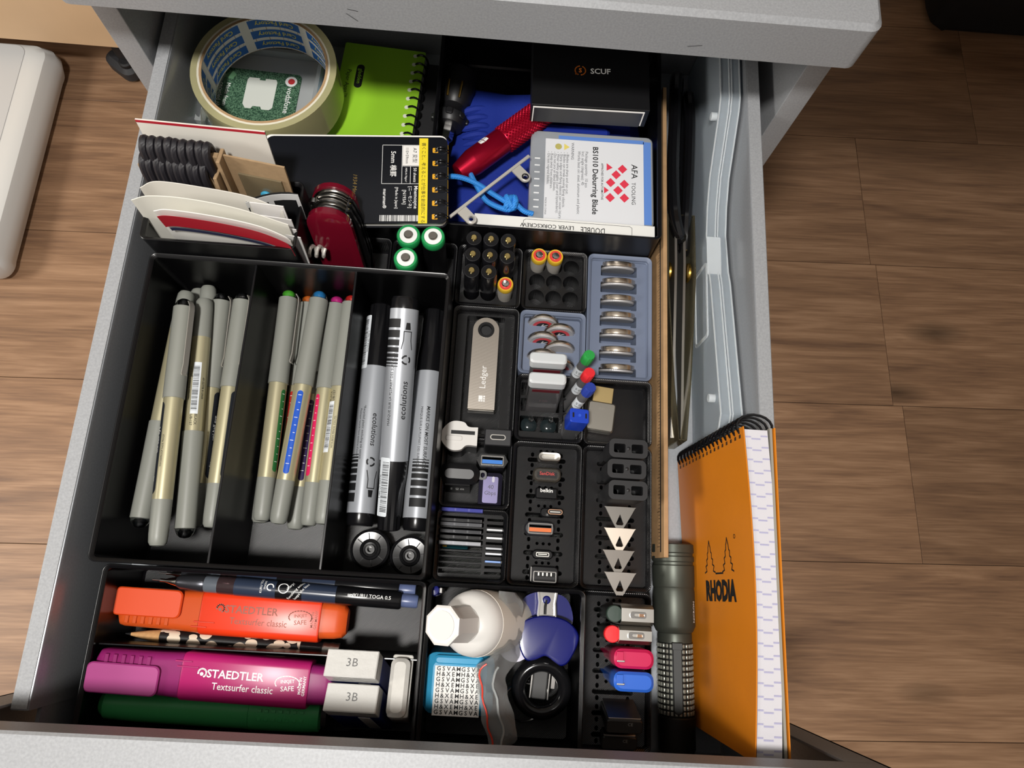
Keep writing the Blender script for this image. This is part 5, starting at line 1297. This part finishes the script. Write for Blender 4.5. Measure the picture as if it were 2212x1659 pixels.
# ---------------------------------------------------------------- orange notepad leaning on the drawer wall
ORG = mat('pad_orange', 'cf7a16', 0.42, var=(25, .05))
PADP = mat('pad_paper', 'c6c4ca', 0.7)
PC = Vector((322, 5, 1))
t = thing('notepad', 'orange spiral-bound notepad standing on its long edge against the drawer wall', 'notepad', T(*PC))
A_, B_, C_, D_ = Vector((316, 81, 2)), Vector((323.0, -71, 2)), Vector((322, -70, 102)), Vector((321.5, 83, 102))
def PAD(u, v, w=0.0):
    """u down the page, v up across it, w through the pad towards the wall"""
    p = A_.lerp(B_, u).lerp(D_.lerp(C_, u), v)
    p.x += w + 3.0 * math.sin(math.pi * u) * v * (1 - .25 * min(w, 12) / 12) * (0 if w > 14 else 1)
    p.y += 0
    return tuple(p - PC)
MB().sheet([[PAD(u / 16, v / 8) for v in range(9)] for u in range(17)], .5).build('cover', ORG, t)
MB().loft([[PAD(u / 16 * .985 + .008, .006, .8), PAD(u / 16 * .985 + .008, .992, .8), PAD(u / 16 * .985 + .008, .992, 12.4), PAD(u / 16 * .985 + .008, .006, 12.4)] for u in range(17)]).build('pages', PADP, t)
for k in range(26):
    mm = MB(); u = .03 + k * .0375
    for j, (w0, w1, du) in enumerate(((.9, 3.6, 0), (3.8, 8.4, .006), (8.6, 12.2, -.004))):
        q = [Vector(PAD(u + du, .9925, w0)), Vector(PAD(u + du + .005, .9925, w0)), Vector(PAD(u + du + .005, .9925, w1)), Vector(PAD(u + du, .9925, w1))]
        mm.add([tuple(a + Vector((0, 0, .12))) for a in q], [(0, 1, 2, 3)])
    mm.build('page_line', mat('line_violet', 'a3a1bd', 0.7), t)
MB().sheet([[PAD(u / 4, v, 14.2) for v in (0, .5, .995)] for u in range(5)], 1.2).build('back_board', mat('grey_board', '8d8a80', 0.8), t)
MB().sheet([[PAD(u / 4, v, 15.6) for v in (0, .5, 1.008)] for u in range(5)], .5).build('back_cover', ORG, t)
for k in range(17):
    v = .05 + k * .0565
    c = Vector(PAD(0, v, 7.6))
    MB().tube([tuple(c + Vector((9.0 * math.sin(a), 1.2 + 6.4 * math.cos(a), .6 * math.sin(a)))) for a in [2 * math.pi * i / 18 for i in range(18)]], .75, 6, True).build('coil', BLKG, t)
    MB(T(*(Vector(PAD(.028, v)) + Vector((-.35, 0, 0))))).box(0, 0, -1.1, .14, 1.8, 2.2).build('punch_hole', mat('hole_dark', '3a2410', 0.6), t)
# emblem and name on the cover: text reads upwards across the page, its top towards the coil
HT_, LN_ = 100.0, 152.0
def on_cover(items, m, name):
    mb = MB()
    for it in items:
        if isinstance(it[0], str): V, F = text_vf(it[0], it[3], **(it[4] if len(it) > 4 else {}))
        else: V, F = [(a, b, 0) for a, b in it[0]], [tuple(range(len(it[0])))]
        mb.add([tuple(Vector(PAD((it[2] - b) / LN_, (it[1] + a) / HT_)) + Vector((-.4, 0, 0))) for a, b, _ in V], F)
    return mb.build(name, m, t)
on_cover([('RHODIA', 57, 79, 10.0, {'bold': .85, 'xs': .78})], INK, 'lettering')
def tree(cx, w, h):
    Lp, Rp = [], []
    for k in range(5):
        f = k / 5
        Lp += [(cx - w / 2 * (1 - f), h * f), (cx - w / 2 * (1 - f) * .62, h * (f + .05))]
        Rp += [(cx + w / 2 * (1 - f), h * f), (cx + w / 2 * (1 - f) * .62, h * (f + .05))]
    return Lp + [(cx, h)] + Rp[::-1]
em = []
for cx in (44, 69):
    em += [(q, 0, 69, 1) for q in line(tree(cx, 15, 17), .8)]
em += [(q, 0, 69, 1) for q in line([(52, -.6), (62, -.6)], .9)] + [(q, 79, 52, 1) for q in line(circ(1.0, 8), .4, True)]
on_cover(em, INK, 'tree_emblem').__setitem__('kind', 'stuff')
# ---------------------------------------------------------------- contents of the square front bin
BOTW = mat('bottle_white', 'd8d6d2', 0.38, sss=.1)
t = thing('glue_bottle', 'white glue bottle with faceted screw cap leaning in the front bin', 'bottle', zframe((217, -19, 17), (174.5, -20, 95), (0, 1, 0)))
MB().lathe([(14.5, 0), (16.2, 1.4), (16.4, 50), (15.6, 54), (13, 57.5), (9, 59.5), (8.6, 61)], 36).build('bottle', BOTW, t)
MB().lathe([(16.6, 6), (16.62, 6.2), (16.62, 48), (16.6, 48.2)], 36).build('paper_label', mat('label_cream', 'd9d3c8', 0.6), t)
lettering(t, [('Contains ethyl cyanoacrylate. Danger.', 28, -8, 1.5), ('Bonds skin and eyes in seconds.', 28, -5, 1.5), ('Keep out of the reach of children.', 28, -2, 1.5), ('Do not breathe vapour. Use only', 28, 1, 1.5), ('in a well ventilated area.', 28, 4, 1.5), ('Avoid contact with eyes and skin.', 28, 7, 1.5)], INK, RZ(-90) @ RY(-90), wrap=16.7)
lettering(t, [(rect(8, 12, 20, 17), 0, 0, 1)], CARDR, RZ(-90) @ RY(-90), 'red_panel', wrap=16.68)
L_ = []
for z, r in ((60, 9.4), (61, 10.0), (74, 9.6), (78, 9.0), (79, 8.0)):
    L_.append([((r if i % 2 == 0 else r * .94) * math.cos(2 * math.pi * i / 16), (r if i % 2 == 0 else r * .94) * math.sin(2 * math.pi * i / 16), z) for i in range(16)])
L2 = [[(r * math.cos(2 * math.pi * i / 8 + .39), r * math.sin(2 * math.pi * i / 8 + .39), z) for i in range(8)] for r, z in ((9.2, 60), (9.4, 61), (8.6, 75), (9.8, 79), (9.8, 80.4), (8.6, 81))]
cp = MB().loft(L2).build('screw_cap', WHITE, t, sharp=20)
MB().lathe([(6.8, 80.9), (6.8, 81.3), (.1, 81.3)], 24).build('cap_disc', mat('cap_rough', 'cfceca', 0.6, bump=('noise', .3, .3)), cp)

CY = mat('tub_cyan', '3fa6d4', 0.25, trans=.25, ior=1.2)
t = thing('plastic_tub', 'cyan translucent tub with a white label of repeated black letters', 'tub', T(188, -49.5, 8) @ RX(2))
MB().box(0, 0, 0, 36, 30, 40, r=5.0, ch=4.0).build('body', CY, t)
MB().box(-.6, 11.8, 36, 26, 4.5, 4.6, r=2, ch=1).build('lid_ridge', CY, t)
lp = MB().box(-1, -3, 39.7, 24, 24, .5).build('label', PAPER, t)
rows_ = []
for k in range(9):
    s_ = 'GSVAMGSVA' if k % 2 == 0 else 'H&XEMH&XE'
    for j, ch in enumerate(s_):
        rows_.append((ch, -11.0 + j * 2.55, 7.6 - k * 2.62, 2.2, 0, {'bold': .05}))
lettering(lp, rows_, INK, T(0, 0, 40.3)).__setitem__('kind', 'stuff')
for k in range(5): MB().ball((-8 + k * 4, 13.0, 39.6), .8, 8, (1, 1, .6)).build('dimple', CY, t)

FILM = mat('bag_clear', 'eef0f0', 0.12, trans=.9, ior=1.08)
t = thing('zip_bag', 'empty clear zip bag with red seal line standing crumpled in the front bin', 'bag', Matrix())
ed0 = bez([(206, -3, 62), (205.0, -11, 60), (206, -20, 61), (203.5, -34, 62), (196, -41, 61), (198, -54, 60), (201.5, -68, 57), (206, -79, 52)], 5)
ed1 = bez([(215, -3.5, 55), (219, -11, 50), (219, -24, 46), (218, -36, 46), (212, -46, 50), (214, -56, 53), (219, -72, 52), (214, -80, 50)], 5)
g = []
for a, b in zip(ed0, ed1):
    A, B = Vector(a), Vector(b); row = []
    for k in range(8):
        f = k / 7; p = A.lerp(B, f); p.z += 2.6 * math.sin(f * math.pi) + .8 * math.sin(f * 11 + a[1] * .4); p.x += .5 * math.sin(a[1] * .5 + f * 6)
        row.append(tuple(p))
    g.append(row)
MB().sheet(g, .12).build('film', FILM, t)
g2 = [[(x, y, z - 5 - 3 * math.sin(i * .6 + j)) for j, (x, y, z) in enumerate(r)] for i, r in enumerate(g)]
MB().sheet(g2, .12).build('film', FILM, t)
MB().tube([tuple(Vector(r[1]) + Vector((.2, 0, 1.2))) for r in g[18:]], .45, 6).build('seal_line', mat('seal_red', 'd8402c', 0.4), t)
MB().tube([tuple(Vector(r[4]) + Vector((0, 0, .8))) for r in g[18:]], .6, 6).build('seal_ridge', mat('seal_clear', 'd8dcdc', 0.2, trans=.6), t)

NB = mat('navy_plastic', '0d1466', 0.22, coat=.4)
t = thing('bag_clip', 'glossy navy blue spring clip with chrome lever on top of a black ring', 'clip', T(0, 0, 0))
o_ = [(x, y) for x, y, *_ in bez([(218, -20), (224, -16), (233, -14.6), (243, -16.5), (249.2, -22), (249.5, -28), (245, -37), (241, -39.4), (237.5, -37.8), (232.5, -35), (227.5, -37), (222.5, -37.5), (219.2, -33), (217.6, -26)], 4, True)]
mb = MB(); L_ = [[(x, y, 41) for x, y in o_], [(x, y, 44.2) for x, y in o_]]
c_ = (233.5, -26)
L_ += [[(c_[0] + (x - c_[0]) * .96, c_[1] + (y - c_[1]) * .95, 45) for x, y in o_], [(c_[0] + (x - c_[0]) * .85, c_[1] + (y - c_[1]) * .83, 45.2) for x, y in o_]]
mb.loft(L_).build('jaw', NB, t)
o2 = [(x, y) for x, y, *_ in bez([(218.5, -18), (219, -8), (226, -3), (238, -3), (245, -7), (247.5, -18), (240, -24), (226, -24)], 4, True)]
MB().prism(o2, 24, 36).build('lower_jaw', NB, t)
lv = MB()
pf = [(-5.4, 0), (-5.4, 5), (-4.6, 5), (-4.4, 1), (4.4, 1), (4.6, 5), (5.4, 5), (5.4, 0)]
lv.loft([[(232.4 + a * w, y, 40 + b * .8) for a, b in pf] for y, w in ((-2.5, 1.0), (-8, .85), (-15.5, .95))]).build('lever', CHROME, t)
MB(T(232.2, -6.5, 41)).lathe([(2.2, 0), (2.2, .5), (1.6, 1), (.1, 1.1)], 16).build('rivet', NB, t)
MB().tube([(232.2, -6.5, 41.6), (231.6, -10, 42), (231.6, -14, 42)], .7, 6).build('wire', mat('wire_dark', '2c2c2e', .3, metal=.8), t)
t = thing('rubber_ring', 'thick black rubber ring with steel clip inside it', 'ring', T(232.4, -52.6, 30) @ RX(10))
MB().tube([(12.6 * math.cos(a), 12.6 * math.sin(a), 0) for a in [2 * math.pi * i / 40 for i in range(40)]], 3.9, 14, True).build('ring', mat('ring_black', '121214', 0.16), t)
t = thing('steel_clip', 'small steel and black clip showing through the black ring', 'clip', T(231.5, -50.8, 24) @ RZ(-4))
MB().box(0, 0, 0, 8.0, 15, 5, r=1.0, ch=.6).build('pad', mat('pad_grey', '4a4a4a', .6), t)
for sx in (-1, 1): MB().box(sx * 4.8, 0, -1, 1.2, 15, 7.2, r=.4, ch=.3).build('steel_jaw', CHROME, t)
MB().box(7.4, 2, -2, 2.6, 8, 5, ch=.3).build('side_tongue', CHROME, t)
t = thing('key_ring', 'thin steel split ring lying below the black ring', 'ring', T(224, -62, 16) @ RX(18))
MB().tube([(11 * math.cos(a), 11 * math.sin(a), .5 * math.sin(a * .5)) for a in [2 * math.pi * i / 32 for i in range(32)]], .7, 7, True).build('ring', CHROME, t)
t = thing('thread_spool', 'white ribbed spool of thread under the clear bag', 'spool', T(216, -30, 8) @ RZ(6))
sp = []
for i in range(25): sp.append((8.2 + (.5 if i % 2 else 0), 2 + i * 1.2))
MB(RX(0)).lathe([(9, 0), (9, 1.6)] + sp + [(9, 32.4), (9, 34), (.1, 34)], 24).build('thread', mat('thread_white', 'd8d6e4', 0.7), t)
t = thing('pen_cap', 'white and blue pen end standing beside the bottle at the bin wall', 'pen', zframe((171.5, -5, 8), (171.0, -4.5, 50)))
MB().lathe([(3.2, 0), (3.4, 1), (3.4, 36), (2.6, 38), (.1, 38.4)], 16).build('barrel', NB, t)
MB().box(3.8, 0, 6, 1.2, 2.6, 34, ch=.4).build('clip', WHITE, t)
# ---------------------------------------------------------------- things on the room floor
BW = mat('board_white', 'd8dad9', 0.45)
t = thing('balance_board', 'white plastic balance board with flared corners on the wooden floor', 'balance board', T(-646, 476, FZ))
def flare(w, d, k, n=9):
    """rounded rectangle whose corners flare out a little"""
    o = []
    for x, y in rrect(w, d, 24, 8):
        fx, fy = abs(x) / (w / 2), abs(y) / (d / 2)
        o.append((x + (k * (fy ** 6) * (1 if x > 0 else -1)), y))
    return o
LP_ = []
for k, w, d, z in ((6, 488, 286, 4), (12, 500, 304, 12), (14, 508, 312, 30), (13, 506, 312, 42), (10, 496, 304, 52), (8, 484, 294, 55), (6, 470, 282, 55)):
    LP_.append([(x, y, z) for x, y in flare(w, d, k)])
MB().loft(LP_).build('body', BW, t)
tp = MB().loft([[(x, y, z) for x, y in rrect(456, 296, 12, 5)] for z in (54.6, 55.8)]).build('top_plate', mat('board_grey', 'c9cbcc', 0.5), t)
for sx in (-1, 1):
    MB().loft([[(sx * 120 + x, y, z) for x, y in rrect(206 - i, 190 - i, 90, 10)] for i, z in ((0, 55.6), (2, 57.2), (6, 57.6))]).build('foot_pad', mat('pad_taupe', 'b6b2a8', 0.6), tp)
for sx in (-1, 1):
    for sy in (-1, 1): MB().at(T(sx * 200, sy * 110, 0)).lathe([(16, 0), (18, 2), (18, 6)], 20).build('foot', MBLACK, t)
BIRCH = mat('birch_veneer', 'cfb08c', 0.45, var=(14, .05))
t = thing('sideboard', 'pale birch cupboard side standing behind the balance board', 'cabinet', T(-575, 822, FZ))
MB().box(0, 0, 80, 620, 420, 560, ch=1.5).build('carcass', BIRCH, t)
for sx in (-1, 1):
    for sy in (-1, 1): MB().at(T(sx * 270, sy * 170, 0)).lathe([(18, 0), (20, 3), (20, 80)], 20).build('leg', MBLACK, t)
t = thing('chair_caster', 'dark grey rounded chair foot on the floor beside the cabinet', 'chair foot', T(-318, 640, FZ) @ RZ(-35))
MB().box(0, 0, 0, 50, 27, 26, r=13, ch=7).build('foot', mat('foot_dark', '2c2d30', .55), t)
MB().at(T(12, 0, 24)).lathe([(8, 0), (9, 2), (9, 6), (7, 8)], 18).build('stem', MBLACK, t)
t = thing('bag', 'black bag on the floor in the dark far corner', 'bag', T(930, 890, FZ))
lo_ = []
for k, (s_, z) in enumerate(((.9, 0), (1, 12), (1.0, 70), (.96, 140), (.8, 175), (.5, 185))):
    lo_.append([(x * s_ + 4 * math.sin(i * .8 + k), y * s_ + 3 * math.sin(i * 1.3 + k * 2), z) for i, (x, y) in enumerate(rrect(270, 150, 30, 5))])
MB().loft(lo_).build('body', mat('bag_black', '0b0b0d', .7), t)
MB().tube(bez([(-70, 0, 180), (-60, 0, 230), (0, 0, 250), (60, 0, 230), (70, 0, 180)], 6), 7, 8).build('handle', MATS['bag_black'], t)
# desk beside the cabinet, out of the picture: it shades the floor on that side
DESK = mat('desk_top', 'b9a488', 0.5)
t = thing('desk', 'wooden desk standing over the floor beside the drawer cabinet', 'desk', T(945, 640, FZ))
MB().box(0, 0, 705, 1310, 800, 25, ch=2).build('top', DESK, t)
MB().box(265, -810, 705, 780, 820, 25, ch=2).build('shade_slab', DESK, t)  # unseen slab, added to keep ambient light off the right floor
for x, y in ((-610, 360), (610, 360), (610, -1180), (-80 + 60, -1180), (610, -360)): MB().box(x, y, 0, 50, 50, 705, ch=1).build('leg', MBLACK, t)
